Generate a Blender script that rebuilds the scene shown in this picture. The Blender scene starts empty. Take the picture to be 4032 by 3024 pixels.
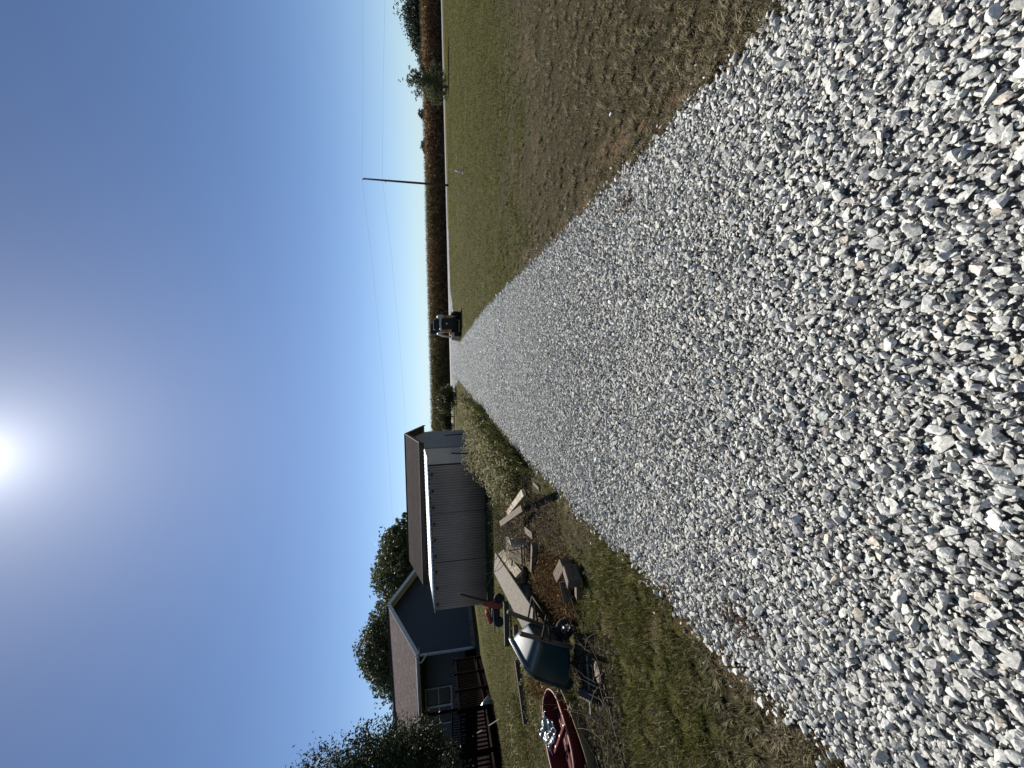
import bpy, bmesh, math, random
import numpy as np
from mathutils import Vector, Matrix, Euler

rng = np.random.default_rng(7)
random.seed(7)
SC = bpy.context.scene
COL = SC.collection
R = math.radians

# ------------------------------------------------------------------ camera (the photograph is turned on its side)
CAM_H = 1.6
FPX = 1514.0                      # focal length in photograph pixels (4032 wide)
YAW, PITCH, ROLL = R(3.1), R(10.66), R(1.5)
F = Vector((-math.sin(YAW)*math.cos(PITCH), math.cos(YAW)*math.cos(PITCH), -math.sin(PITCH)))
R0 = Vector((math.cos(YAW), math.sin(YAW), 0))
U0 = R0.cross(F)
UU = U0*math.cos(ROLL) + R0*math.sin(ROLL)
RR = R0*math.cos(ROLL) - U0*math.sin(ROLL)
cam_data = bpy.data.cameras.new('camera')
cam = bpy.data.objects.new('camera', cam_data); COL.objects.link(cam)
X_, Y_, Z_ = -UU, RR, -F
cam.matrix_world = Matrix(((X_.x, Y_.x, Z_.x, 0), (X_.y, Y_.y, Z_.y, 0), (X_.z, Y_.z, Z_.z, CAM_H), (0, 0, 0, 1)))
cam_data.sensor_fit = 'HORIZONTAL'; cam_data.sensor_width = 36
cam_data.lens = 36*FPX/4032
cam_data.clip_start = 0.05; cam_data.clip_end = 3000
SC.camera = cam

def ray(px, py):
    return (F*FPX + RR*(1512-py) - UU*(px-2016)).normalized()
def P(px, py, z=0.0):             # point of the place seen at that pixel, on the level z
    d = ray(px, py); t = (z-CAM_H)/d.z
    return Vector((d.x*t, d.y*t, z))
def PY(px, py, Y):                # the same at a known distance
    d = ray(px, py); t = Y/d.y
    return Vector((d.x*t, Y, CAM_H+d.z*t))

# ------------------------------------------------------------------ sky and sun
sd = ray(-125, 1808)
SUN_EL = math.asin(sd.z); SUN_AZ = math.atan2(sd.x, sd.y)
world = bpy.data.worlds.new('World'); SC.world = world; world.use_nodes = True
nt = world.node_tree; nt.nodes.clear()
wo = nt.nodes.new('ShaderNodeOutputWorld'); bg = nt.nodes.new('ShaderNodeBackground'); sky = nt.nodes.new('ShaderNodeTexSky')
sky.sky_type = 'NISHITA'; sky.sun_disc = False
sky.sun_elevation = SUN_EL; sky.sun_rotation = SUN_AZ
sky.altitude = 200; sky.air_density = 0.8; sky.dust_density = 0.1; sky.ozone_density = 3.0
bg.inputs['Strength'].default_value = 0.053
gm = nt.nodes.new('ShaderNodeGamma'); gm.inputs[1].default_value = 1.2
tn = nt.nodes.new('ShaderNodeMix'); tn.data_type = 'RGBA'; tn.blend_type = 'MULTIPLY'; tn.inputs[0].default_value = 1; tn.inputs[7].default_value = (.834, .821, .82, 1)
nt.links.new(sky.outputs[0], gm.inputs[0]); nt.links.new(gm.outputs[0], tn.inputs[6])
# bright haze ring of the sky round the sun
tcw = nt.nodes.new('ShaderNodeTexCoord'); dt = nt.nodes.new('ShaderNodeVectorMath'); dt.operation = 'DOT_PRODUCT'; dt.inputs[1].default_value = sd
nt.links.new(tcw.outputs['Generated'], dt.inputs[0])
ac = nt.nodes.new('ShaderNodeMath'); ac.operation = 'ARCCOSINE'; nt.links.new(dt.outputs['Value'], ac.inputs[0])
prev = tn.outputs[2]
for A_, w_ in ((1.25, 2.2), (.33, 8.5), (.06, 25.)):
    m1 = nt.nodes.new('ShaderNodeMath'); m1.operation = 'MULTIPLY'; m1.inputs[1].default_value = -1/R(w_); nt.links.new(ac.outputs[0], m1.inputs[0])
    m2 = nt.nodes.new('ShaderNodeMath'); m2.operation = 'EXPONENT'; nt.links.new(m1.outputs[0], m2.inputs[0])
    m3 = nt.nodes.new('ShaderNodeMath'); m3.operation = 'MULTIPLY'; m3.inputs[1].default_value = 12.45*A_; nt.links.new(m2.outputs[0], m3.inputs[0])
    ad = nt.nodes.new('ShaderNodeVectorMath'); ad.operation = 'ADD'; nt.links.new(prev, ad.inputs[0]); nt.links.new(m3.outputs[0], ad.inputs[1]); prev = ad.outputs[0]
# pale haze low over the horizon
sx3 = nt.nodes.new('ShaderNodeSeparateXYZ'); nt.links.new(tcw.outputs['Generated'], sx3.inputs[0])
h1 = nt.nodes.new('ShaderNodeMath'); h1.operation = 'MULTIPLY'; h1.inputs[1].default_value = -1/math.sin(R(4.5)); nt.links.new(sx3.outputs[2], h1.inputs[0])
h2 = nt.nodes.new('ShaderNodeMath'); h2.operation = 'EXPONENT'; nt.links.new(h1.outputs[0], h2.inputs[0])
h3 = nt.nodes.new('ShaderNodeMath'); h3.operation = 'MULTIPLY'; h3.use_clamp = True; h3.inputs[1].default_value = .75; nt.links.new(h2.outputs[0], h3.inputs[0])
hz = nt.nodes.new('ShaderNodeMix'); hz.data_type = 'RGBA'; hz.inputs[7].default_value = (6.3, 8.6, 10.7, 1)
nt.links.new(h3.outputs[0], hz.inputs[0]); nt.links.new(prev, hz.inputs[6]); prev = hz.outputs[2]
nt.links.new(prev, bg.inputs[0]); nt.links.new(bg.outputs[0], wo.inputs[0])
sl = bpy.data.lights.new('sun', 'SUN'); sl.energy = 5.0; sl.angle = R(0.5); sl.color = (1.0, 0.95, 0.87)
so = bpy.data.objects.new('sun', sl); COL.objects.link(so)
so.rotation_euler = sd.to_track_quat('Z', 'Y').to_euler(); so.location = (0, 0, 30)
vs = SC.view_settings
vs.view_transform = 'Standard'; vs.look = 'None'; vs.gamma = 1; vs.exposure = 0.6; vs.use_curve_mapping = False
try:
    SC.cycles.max_bounces = 6; SC.cycles.transparent_max_bounces = 6
except Exception: pass

# ------------------------------------------------------------------ tagging
def tag(o, label=None, cat=None, group=None, kind=None):
    if label: o['label'] = label
    if cat: o['category'] = cat
    if group: o['group'] = group
    if kind: o['kind'] = kind
    return o
def empty(name, loc=(0, 0, 0), rz=0.0, rot=None):
    o = bpy.data.objects.new(name, None); COL.objects.link(o)
    o.location = loc; o.rotation_euler = rot if rot is not None else (0, 0, rz)
    o.empty_display_size = .2
    return o

# ------------------------------------------------------------------ materials
def newmat(name):
    m = bpy.data.materials.new(name); m.use_nodes = True
    n = m.node_tree.nodes; n.clear()
    out = n.new('ShaderNodeOutputMaterial'); b = n.new('ShaderNodeBsdfPrincipled')
    m.node_tree.links.new(b.outputs[0], out.inputs[0])
    return m, m.node_tree, b, out
def N(nt, t, **kw):
    n = nt.nodes.new(t)
    for k, v in kw.items():
        if k in n.inputs: n.inputs[k].default_value = v
        else: setattr(n, k, v)
    return n
def ramp(nt, fac, stops):
    r = nt.nodes.new('ShaderNodeValToRGB'); nt.links.new(fac, r.inputs[0])
    el = r.color_ramp.elements
    while len(el) < len(stops): el.new(0.5)
    for e, (p, c) in zip(el, stops):
        e.position = p; e.color = (*c, 1) if len(c) == 3 else c
    return r
def noise_mat(name, cols, scale=5, detail=6, rough=.8, bump=.3, bscale=None, stretch=(1, 1, 1), metal=0, spec=.3, dist=.01):
    m, nt, b, out = newmat(name)
    tc = N(nt, 'ShaderNodeTexCoord'); mp = N(nt, 'ShaderNodeMapping'); mp.inputs['Scale'].default_value = stretch
    nt.links.new(tc.outputs['Object'], mp.inputs[0])
    no = N(nt, 'ShaderNodeTexNoise', Scale=scale, Detail=detail, Roughness=.65); nt.links.new(mp.outputs[0], no.inputs['Vector'])
    k = len(cols); st = [(.3+.4*i/(max(1, k-1)), c) for i, c in enumerate(cols)]
    r = ramp(nt, no.outputs[0], st); nt.links.new(r.outputs[0], b.inputs['Base Color'])
    b.inputs['Roughness'].default_value = rough; b.inputs['Metallic'].default_value = metal
    b.inputs['Specular IOR Level'].default_value = spec
    if bump:
        n2 = N(nt, 'ShaderNodeTexNoise', Scale=bscale or scale*3, Detail=5); nt.links.new(mp.outputs[0], n2.inputs['Vector'])
        bp = N(nt, 'ShaderNodeBump', Strength=bump, Distance=dist); nt.links.new(n2.outputs[0], bp.inputs['Height']); nt.links.new(bp.outputs[0], b.inputs['Normal'])
    return m
def attr_mat(name, rough=.8, trans=0.0, noise=0.25, nscale=60, bump=0, spec=.2, tint=(1, 1, 1)):
    """colour carried by each leaf, blade or stone (point colour attribute 'Col')"""
    m, nt, b, out = newmat(name)
    at = N(nt, 'ShaderNodeAttribute'); at.attribute_name = 'Col'
    tc = N(nt, 'ShaderNodeTexCoord')
    no = N(nt, 'ShaderNodeTexNoise', Scale=nscale, Detail=5, Roughness=.7); nt.links.new(tc.outputs['Object'], no.inputs['Vector'])
    r = ramp(nt, no.outputs[0], [(.34, (1-noise,)*3), (.6, (1+noise*.25,)*3)])
    mx = N(nt, 'ShaderNodeMix', data_type='RGBA', blend_type='MULTIPLY'); mx.inputs[0].default_value = 1
    nt.links.new(at.outputs['Color'], mx.inputs[6]); nt.links.new(r.outputs[0], mx.inputs[7])
    nt.links.new(mx.outputs[2], b.inputs['Base Color']); b.inputs['Roughness'].default_value = rough
    b.inputs['Specular IOR Level'].default_value = spec
    if bump:
        n2 = N(nt, 'ShaderNodeTexNoise', Scale=nscale*1.6, Detail=6); nt.links.new(tc.outputs['Object'], n2.inputs['Vector'])
        bp = N(nt, 'ShaderNodeBump', Strength=bump, Distance=.004); nt.links.new(n2.outputs[0], bp.inputs['Height']); nt.links.new(bp.outputs[0], b.inputs['Normal'])
    if trans:
        tr = N(nt, 'ShaderNodeBsdfTranslucent'); nt.links.new(mx.outputs[2], tr.inputs[0])
        ms = N(nt, 'ShaderNodeMixShader'); ms.inputs[0].default_value = trans
        nt.links.new(b.outputs[0], ms.inputs[1]); nt.links.new(tr.outputs[0], ms.inputs[2]); nt.links.new(ms.outputs[0], out.inputs[0])
    return m

M = {}
M['stone'] = attr_mat('crushed_limestone', rough=.9, noise=.42, nscale=70, bump=.55, spec=.15)
M['blade'] = attr_mat('grass_blades', rough=.75, trans=.3, noise=.1, nscale=3)
M['leaf'] = attr_mat('leaves', rough=.55, trans=.28, noise=.2, nscale=2, spec=.2)
M['leaf_dull'] = attr_mat('dry_leaves', rough=.8, trans=.2, noise=.2, nscale=2, spec=.1)
M['twig'] = noise_mat('dry_twig', [(.035, .027, .018), (.095, .073, .05)], 12)
M['bark'] = noise_mat('bark', [(.05, .04, .03), (.14, .11, .085)], 8, stretch=(1, 1, .3), bump=.8)
M['wood'] = noise_mat('weathered_wood', [(.045, .036, .026), (.115, .096, .072), (.185, .157, .12)], 4, stretch=(1, 14, 14), bump=.6, dist=.004)
M['wood_brown'] = noise_mat('brown_wood', [(.04, .028, .018), (.11, .08, .055), (.18, .135, .095)], 6, stretch=(1, 12, 12), bump=.6, dist=.004)
M['wood_dark'] = noise_mat('dark_wet_wood', [(.035, .028, .022), (.10, .08, .06)], 6, stretch=(1, 10, 10), bump=.6, dist=.004)
M['wood_pale'] = noise_mat('pale_painted_wood', [(.13, .10, .07), (.33, .28, .20), (.48, .44, .34)], 6, stretch=(1, 5, 5), bump=.5, dist=.003)
M['chip'] = noise_mat('flaking_chipboard', [(.09, .07, .045), (.22, .17, .10), (.50, .42, .26)], 5, bump=.8, dist=.004)
M['galv'] = noise_mat('galvanised_wall', [(.34, .25, .185), (.43, .32, .245)], 1.5, rough=.6, bump=.1, spec=.4, stretch=(1, 1, .3))
M['white_metal'] = noise_mat('white_metal_roof', [(.66, .66, .66), (.82, .82, .82)], 3, rough=.35, bump=.05, spec=.5)
M['panel'] = noise_mat('grey_flat_panel', [(.34, .29, .235), (.41, .355, .29)], 2, rough=.7, bump=.1)
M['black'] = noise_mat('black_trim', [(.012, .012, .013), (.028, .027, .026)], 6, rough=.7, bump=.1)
M['rust'] = noise_mat('dark_steel', [(.018, .016, .015), (.05, .035, .028)], 20, rough=.7, bump=.3, metal=.3)
M['white_trim'] = noise_mat('white_trim', [(.42, .43, .44), (.56, .57, .58)], 4, rough=.5, bump=.05)
M['green_paint'] = noise_mat('dark_green_paint', [(.008, .032, .040), (.016, .050, .058)], 6, rough=.36, bump=.05, spec=1.0)
M['rubber'] = noise_mat('tyre_rubber', [(.012, .012, .012), (.03, .03, .03)], 10, rough=.85, bump=.3)
M['red'] = noise_mat('faded_red_plastic', [(.22, .018, .015), (.34, .035, .028)], 5, rough=.5, bump=.08, spec=.4)
M['darkred'] = noise_mat('maroon_plastic', [(.075, .010, .012), (.115, .018, .020)], 5, rough=.75, bump=.1, spec=.12)
M['rim_pink'] = noise_mat('bleached_rim', [(.24, .10, .10), (.36, .18, .17)], 5, rough=.5, bump=.05)
M['tan_plastic'] = noise_mat('tan_plastic', [(.17, .13, .07), (.26, .21, .12)], 4, rough=.55, bump=.1)
M['galv_metal'] = noise_mat('bare_metal', [(.30, .30, .30), (.45, .45, .45)], 8, rough=.4, metal=.6, bump=.1)
M['yellow'] = noise_mat('tan_yellow_paint', [(.26, .17, .05), (.38, .25, .08)], 4, rough=.5, bump=.05)
M['taillight'] = noise_mat('red_lens', [(.20, .02, .015), (.28, .03, .02)], 4, rough=.3, bump=0)
M['silver'] = noise_mat('silver_plastic', [(.38, .38, .37), (.5, .5, .48)], 4, rough=.4, bump=.1)
M['bag'] = noise_mat('crinkled_film', [(.09, .105, .105), (.22, .245, .24)], 8, rough=.22, bump=.7, bscale=14, spec=.8, dist=.02)
M['cone'] = noise_mat('bleached_cone', [(.62, .50, .46), (.75, .66, .62)], 4, rough=.6, bump=.05)
M['white_scrap'] = noise_mat('white_scrap', [(.6, .58, .54), (.75, .73, .7)], 9, rough=.7)
M['glass'] = noise_mat('dark_window_glass', [(.008, .010, .013), (.013, .016, .02)], 1, rough=.25, bump=0, spec=.1)
M['stoneblock'] = noise_mat('broken_stone', [(.12, .095, .07), (.24, .20, .155)], 5, rough=.9, bump=.9, dist=.02)
M['asphalt'] = noise_mat('old_asphalt', [(.17, .16, .158), (.23, .215, .21)], .7, rough=.75, bump=.1, bscale=40)
M['pvc'] = noise_mat('white_pipe', [(.35, .33, .28), (.5, .48, .42)], 6, rough=.5, bump=.05)
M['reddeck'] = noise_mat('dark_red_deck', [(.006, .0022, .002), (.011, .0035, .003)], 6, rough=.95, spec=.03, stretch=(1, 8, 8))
M['straw'] = attr_mat('straw_stems', rough=.7, trans=.35, noise=.1, nscale=3)

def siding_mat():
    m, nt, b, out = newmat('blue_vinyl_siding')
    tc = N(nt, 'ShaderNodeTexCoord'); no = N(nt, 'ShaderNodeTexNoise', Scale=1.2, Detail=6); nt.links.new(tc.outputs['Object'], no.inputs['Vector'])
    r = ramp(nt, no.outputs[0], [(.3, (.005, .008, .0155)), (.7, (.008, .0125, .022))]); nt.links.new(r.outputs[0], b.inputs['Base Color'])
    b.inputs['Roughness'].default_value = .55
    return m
M['siding'] = siding_mat()
M['siding_shed'] = noise_mat('blue_grey_shed_siding', [(.19, .185, .185), (.25, .245, .24)], 1.5, rough=.6, bump=.05)
def shingle_mat(name, c1, c2, c3):
    m, nt, b, out = newmat(name)
    tc = N(nt, 'ShaderNodeTexCoord')
    br = N(nt, 'ShaderNodeTexBrick', Scale=1.0); br.inputs['Brick Width'].default_value = .33; br.inputs['Row Height'].default_value = .14
    br.inputs['Mortar Size'].default_value = .008; br.inputs['Color1'].default_value = (*c1, 1); br.inputs['Color2'].default_value = (*c2, 1); br.inputs['Mortar'].default_value = (*c3, 1)
    nt.links.new(tc.outputs['Object'], br.inputs['Vector'])
    no = N(nt, 'ShaderNodeTexNoise', Scale=9, Detail=6); nt.links.new(tc.outputs['Object'], no.inputs['Vector'])
    mx = N(nt, 'ShaderNodeMix', data_type='RGBA', blend_type='MULTIPLY'); mx.inputs[0].default_value = .6
    r = ramp(nt, no.outputs[0], [(.3, (.55, .55, .55)), (.7, (1.25, 1.2, 1.2))])
    nt.links.new(br.outputs[0], mx.inputs[6]); nt.links.new(r.outputs[0], mx.inputs[7]); nt.links.new(mx.outputs[2], b.inputs['Base Color'])
    bp = N(nt, 'ShaderNodeBump', Strength=.6, Distance=.01); nt.links.new(br.outputs[1], bp.inputs['Height']); nt.links.new(bp.outputs[0], b.inputs['Normal'])
    b.inputs['Roughness'].default_value = .95; b.inputs['Specular IOR Level'].default_value = .1
    return m
M['shingle'] = shingle_mat('grey_brown_shingles', (.12, .094, .09), (.20, .162, .152), (.05, .04, .04))
M['shingle_dark'] = shingle_mat('dark_shingles', (.055, .043, .04), (.085, .068, .062), (.03, .022, .02))

# ------------------------------------------------------------------ mesh helpers
def np_mesh(name, V, T, mat, col=None, parent=None, smooth=False):
    me = bpy.data.meshes.new(name)
    V = np.asarray(V, np.float32); T = np.asarray(T, np.int32)
    k = T.shape[1]
    me.vertices.add(len(V)); me.vertices.foreach_set('co', V.ravel())
    me.loops.add(T.size); me.loops.foreach_set('vertex_index', T.ravel())
    me.polygons.add(len(T)); me.polygons.foreach_set('loop_start', np.arange(0, T.size, k, dtype=np.int32))
    me.polygons.foreach_set('loop_total', np.full(len(T), k, np.int32))
    me.polygons.foreach_set('use_smooth', np.full(len(T), smooth, bool))
    me.materials.append(mat)
    if col is not None:
        a = me.color_attributes.new('Col', 'FLOAT_COLOR', 'POINT')
        c = np.ones((len(V), 4), np.float32); c[:, :3] = col
        a.data.foreach_set('color', c.ravel())
    me.update(calc_edges=True); me.validate()
    o = bpy.data.objects.new(name, me); COL.objects.link(o)
    if parent: o.parent = parent
    return o

class MB:
    def __init__(s): s.bm = bmesh.new()
    def box(s, c, size, rot=None, taper=None):
        v = []
        m = rot.to_matrix() if isinstance(rot, Euler) else (rot or Matrix.Identity(3))
        for z in (-.5, .5):
            for x, y in ((-.5, -.5), (.5, -.5), (.5, .5), (-.5, .5)):
                k = taper if (taper and z > 0) else 1
                v.append(s.bm.verts.new(Vector(c)+m@Vector((x*size[0]*k, y*size[1]*k, z*size[2]))))
        for f in ((0, 3, 2, 1), (4, 5, 6, 7), (0, 1, 5, 4), (1, 2, 6, 5), (2, 3, 7, 6), (3, 0, 4, 7)):
            s.bm.faces.new([v[i] for i in f])
        return s
    def tube(s, pts, r, n=8, cap=True, smooth=True):
        pts = [Vector(p) for p in pts]; rs = r if isinstance(r, (list, tuple)) else [r]*len(pts)
        prev = None; rings = []
        up = None
        for i, p in enumerate(pts):
            d = (pts[min(i+1, len(pts)-1)]-pts[max(i-1, 0)]).normalized()
            if up is None:
                up = d.orthogonal().normalized()
            up = (up-d*up.dot(d)).normalized(); w = d.cross(up)
            ring = [s.bm.verts.new(p+(up*math.cos(2*math.pi*j/n)+w*math.sin(2*math.pi*j/n))*rs[i]) for j in range(n)]
            if prev:
                for j in range(n):
                    f = s.bm.faces.new((prev[j], prev[(j+1) % n], ring[(j+1) % n], ring[j])); f.smooth = smooth
            prev = ring; rings.append(ring)
        if cap and n > 2:
            s.bm.faces.new(rings[0][::-1]); s.bm.faces.new(rings[-1])
        return s
    def poly(s, pts):
        s.bm.faces.new([s.bm.verts.new(Vector(p)) for p in pts]); return s
    def prism(s, pts, off):
        off = Vector(off); a = [s.bm.verts.new(Vector(p)) for p in pts]; b = [s.bm.verts.new(Vector(p)+off) for p in pts]
        n = len(pts); s.bm.faces.new(a[::-1]); s.bm.faces.new(b)
        for i in range(n): s.bm.faces.new((a[i], a[(i+1) % n], b[(i+1) % n], b[i]))
        return s
    def loft(s, rings, closed=True, cap0=False, cap1=False, smooth=True):
        vr = [[s.bm.verts.new(Vector(p)) for p in r] for r in rings]
        for a, b in zip(vr[:-1], vr[1:]):
            n = len(a)
            for j in range(n if closed else n-1):
                f = s.bm.faces.new((a[j], a[(j+1) % n], b[(j+1) % n], b[j])); f.smooth = smooth
        if cap0: s.bm.faces.new(vr[0][::-1])
        if cap1: s.bm.faces.new(vr[-1])
        return s
    def build(s, name, mat, parent=None, loc=None, rot=None, bevel=0, solid=0):
        bmesh.ops.recalc_face_normals(s.bm, faces=s.bm.faces)
        me = bpy.data.meshes.new(name); s.bm.to_mesh(me); s.bm.free(); me.materials.append(mat)
        o = bpy.data.objects.new(name, me); COL.objects.link(o)
        if loc is not None: o.location = loc
        if rot is not None:
            if isinstance(rot, Matrix): o.rotation_euler = rot.to_euler()
            else: o.rotation_euler = rot
        if parent: o.parent = parent
        if solid:
            md = o.modifiers.new('solid', 'SOLIDIFY'); md.thickness = solid; md.offset = 0
        if bevel:
            md = o.modifiers.new('bevel', 'BEVEL'); md.width = bevel; md.segments = 2; md.limit_method = 'ANGLE'
        return o

# smooth value noise for numpy
_tab = rng.random((256, 256))
def vnoise(x, y, s=1.0, seed=0):
    x = np.asarray(x)*s+seed*17.3; y = np.asarray(y)*s+seed*9.1
    xi = np.floor(x).astype(int); yi = np.floor(y).astype(int); fx = x-xi; fy = y-yi
    fx = fx*fx*(3-2*fx); fy = fy*fy*(3-2*fy)
    g = lambda a, b: _tab[a % 256, b % 256]
    return (g(xi, yi)*(1-fx)+g(xi+1, yi)*fx)*(1-fy)+(g(xi, yi+1)*(1-fx)+g(xi+1, yi+1)*fx)*fy
def fbm(x, y, s=1.0, o=4, seed=0):
    t = 0; a = .5; n = 0
    for i in range(o):
        t = t+a*vnoise(x, y, s*2**i, seed+i*3); n += a; a *= .5
    return t/n
def sstep(a, b, x): 
    t = np.clip((x-a)/(b-a), 0, 1); return t*t*(3-2*t)

# ------------------------------------------------------------------ driveway outline
right_px = [(3190, 0), (2917, 255), (2698, 456), (2370, 784), (2133, 1021), (1969, 1167), (1880, 1262), (1815, 1350)]
left_px = [(3336, 2990), (2880, 2552), (2589, 2279), (2279, 1987), (2005, 1714), (1880, 1575), (1812, 1498)]
re = sorted([(p.y, p.x) for p in (P(a, b) for a, b in right_px)]); le = sorted([(p.y, p.x) for p in (P(a, b) for a, b in left_px)])
re = [(-6, re[0][1]+.1)]+re; le = [(-6, le[0][1]-.1)]+le
ROAD0, ROAD1 = 52.0, 59.5
re += [(re[-1][0]+3, re[-1][1]+.25), (re[-1][0]+8, re[-1][1]+2.2), (47, 9.0), (49.5, 17.0), (60, 17.0)]
le += [(le[-1][0]+3, le[-1][1]-.05), (le[-1][0]+8, le[-1][1]-1.0), (48, -5.0), (60, -5.5)]
re = np.array(re); le = np.array(le)
def xr(y): return np.interp(y, re[:, 0], re[:, 1])
def xl(y): return np.interp(y, le[:, 0], le[:, 1])
print('driveway', re.round(2).tolist(), le.round(2).tolist(), 'sun', math.degrees(SUN_EL), math.degrees(SUN_AZ))

# ------------------------------------------------------------------ ground colour and relief
def inell(x, y, cx, cy, ax, ay, rot=0):
    c, s = math.cos(rot), math.sin(rot); dx, dy = x-cx, y-cy
    return ((dx*c+dy*s)/ax)**2+((-dx*s+dy*c)/ay)**2
SOILS = []
def soil_patch(px, py, ax, ay, rot=0): 
    p = P(px, py); SOILS.append((p.x, p.y, ax, ay, rot))
soil_patch(2430, 560, .13, .62, R(-12)); soil_patch(2440, 700, .16, .34, R(-8)); soil_patch(2310, 800, .14, .36, R(0)); pass; soil_patch(2700, 330, .07, .3, R(0))
soil_patch(2640, 2370, .10, .35, 0); soil_patch(2760, 2480, .16, .32, 0); soil_patch(2950, 2700, .14, .22, 0); soil_patch(3120, 2900, .2, .25, 0)
soil_patch(2170, 2010, .12, .3, 0)
def zones(x, y):
    n = fbm(x, y, 1.1, 4, 1); n2 = fbm(x, y, 5, 3, 5)
    right = x > 0
    er = x-xr(y); el = xl(y)-x
    g_r = sstep(5.6, 9.0, y+(n-.5)*6-.18*np.clip(x, 0, 12))
    g_l = sstep(.25, .6, n*.7+n2*.3+.12*sstep(.2, .9, el)-.12*sstep(2.4, 1.2, y))
    green = np.where(right, g_r, g_l)
    # worn, trampled margin along the driveway
    m = np.where(right, sstep(.14, -.04, er+(n-.5)*.5), sstep(.35, .0, el+(n-.5)*.4))
    soil = m*.75*np.where(right, sstep(22, 6, y), sstep(7, 2.5, y))
    for cx, cy, ax, ay, rt in SOILS:
        soil = np.maximum(soil, sstep(1.25, .45, inell(x, y, cx, cy, ax, ay, rt)+(n2-.5)*1.6))
    soil = np.maximum(soil, sstep(.62, .75, fbm(x, y, 2.3, 4, 9))*np.where(y < 9, .5, .12))
    # bed of junk and dry weeds by the shed
    bed = sstep(1.2, .8, inell(x, y, -4.6, 7.2, 1.35, 3.6, R(-9))+(n-.5)*.9)
    soil = np.maximum(soil, bed*.85)
    return green, soil, n, n2
def relief(x, y):
    r = (fbm(x, y, .8, 3, 20)-.5)*.06+(fbm(x, y, 6, 3, 31)-.5)*.035
    near = sstep(20, 8, np.hypot(x, y))
    inside = sstep(.12, -.05, np.maximum(x-xr(y), xl(y)-x))
    flat = sstep(40, 46, y)
    return (r*near*(1-inside)-.012*inside)*(1-flat)
def axis(lo, hi, step, far, g=1.12):
    a = list(np.arange(lo, hi, step)); s = step
    while a[-1] < far: s *= g; a.append(a[-1]+s)
    s = step; b = [lo]
    while b[-1] > -far: s *= g; b.append(b[-1]-s)
    return np.array(b[::-1][:-1]+a)
gx = axis(-8, 8, .07, 900); gy = axis(-1, 14, .07, 1200)
GX, GY = np.meshgrid(gx, gy); nx, ny = len(gx), len(gy)
zz = relief(GX, GY)
V = np.stack([GX, GY, zz], -1).reshape(-1, 3)
idx = np.arange(nx*ny).reshape(ny, nx)
Q = np.stack([idx[:-1, :-1], idx[:-1, 1:], idx[1:, 1:], idx[1:, :-1]], -1).reshape(-1, 4)
gr, so_, n1, n2 = zones(GX, GY)
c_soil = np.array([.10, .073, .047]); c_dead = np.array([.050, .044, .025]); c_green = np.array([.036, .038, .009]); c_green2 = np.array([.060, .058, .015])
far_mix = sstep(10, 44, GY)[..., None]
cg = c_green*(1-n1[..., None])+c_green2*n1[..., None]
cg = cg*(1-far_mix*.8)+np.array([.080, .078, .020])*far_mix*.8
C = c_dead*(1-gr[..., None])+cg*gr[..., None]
C = C*(1-so_[..., None])+c_soil*so_[..., None]
C = C*(.75+.5*n2[..., None])
def ground_mat():
    m, nt, b, out = newmat('soil_and_turf')
    at = N(nt, 'ShaderNodeAttribute'); at.attribute_name = 'Col'; tc = N(nt, 'ShaderNodeTexCoord')
    n1_ = N(nt, 'ShaderNodeTexNoise', Scale=38, Detail=8, Roughness=.75); n2_ = N(nt, 'ShaderNodeTexNoise', Scale=4.5, Detail=8, Roughness=.8)
    for n in (n1_, n2_): nt.links.new(tc.outputs['Object'], n.inputs['Vector'])
    r1 = ramp(nt, n1_.outputs[0], [(.36, (.22, .22, .22)), (.64, (1.9, 1.85, 1.75))])
    r2 = ramp(nt, n2_.outputs[0], [(.3, (.62, .62, .62)), (.7, (1.4, 1.38, 1.3))])
    a = N(nt, 'ShaderNodeMix', data_type='RGBA', blend_type='MULTIPLY'); a.inputs[0].default_value = 1
    c = N(nt, 'ShaderNodeMix', data_type='RGBA', blend_type='MULTIPLY'); c.inputs[0].default_value = 1
    nt.links.new(at.outputs['Color'], a.inputs[6]); nt.links.new(r1.outputs[0], a.inputs[7])
    nt.links.new(a.outputs[2], c.inputs[6]); nt.links.new(r2.outputs[0], c.inputs[7]); nt.links.new(c.outputs[2], b.inputs['Base Color'])
    bp = N(nt, 'ShaderNodeBump', Strength=.9, Distance=.03); nt.links.new(n1_.outputs[0], bp.inputs['Height'])
    nt.links.new(bp.outputs[0], b.inputs['Normal']); b.inputs['Roughness'].default_value = .95; b.inputs['Specular IOR Level'].default_value = .08
    return m
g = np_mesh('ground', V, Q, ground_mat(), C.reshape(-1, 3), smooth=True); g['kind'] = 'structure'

# driveway bed under the stones, shoulder and road
def strip(name, ys, fl, fr, z, mat, nxs=10):
    vs_, fs = [], []
    for y in ys:
        a, b = float(fl(y)), float(fr(y))
        for i in range(nxs+1): vs_.append((a+(b-a)*i/nxs, y, z))
    for j in range(len(ys)-1):
        for i in range(nxs):
            k = j*(nxs+1)+i; fs.append((k, k+1, k+nxs+2, k+nxs+1))
    o = np_mesh(name, vs_, fs, mat); o['kind'] = 'structure'; return o
bedm = noise_mat('stone_dust_bed', [(.08, .08, .082), (.15, .15, .15), (.34, .34, .33)], 45, detail=8, rough=.95, bump=1, bscale=60, dist=.03)
strip('driveway', list(np.arange(-5, 51.9, .3))+[51.98], xl, xr, .014, bedm)
strip('road', [ROAD0, ROAD1], lambda y: -300, lambda y: 300, .03, M['asphalt'], 40)

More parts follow.
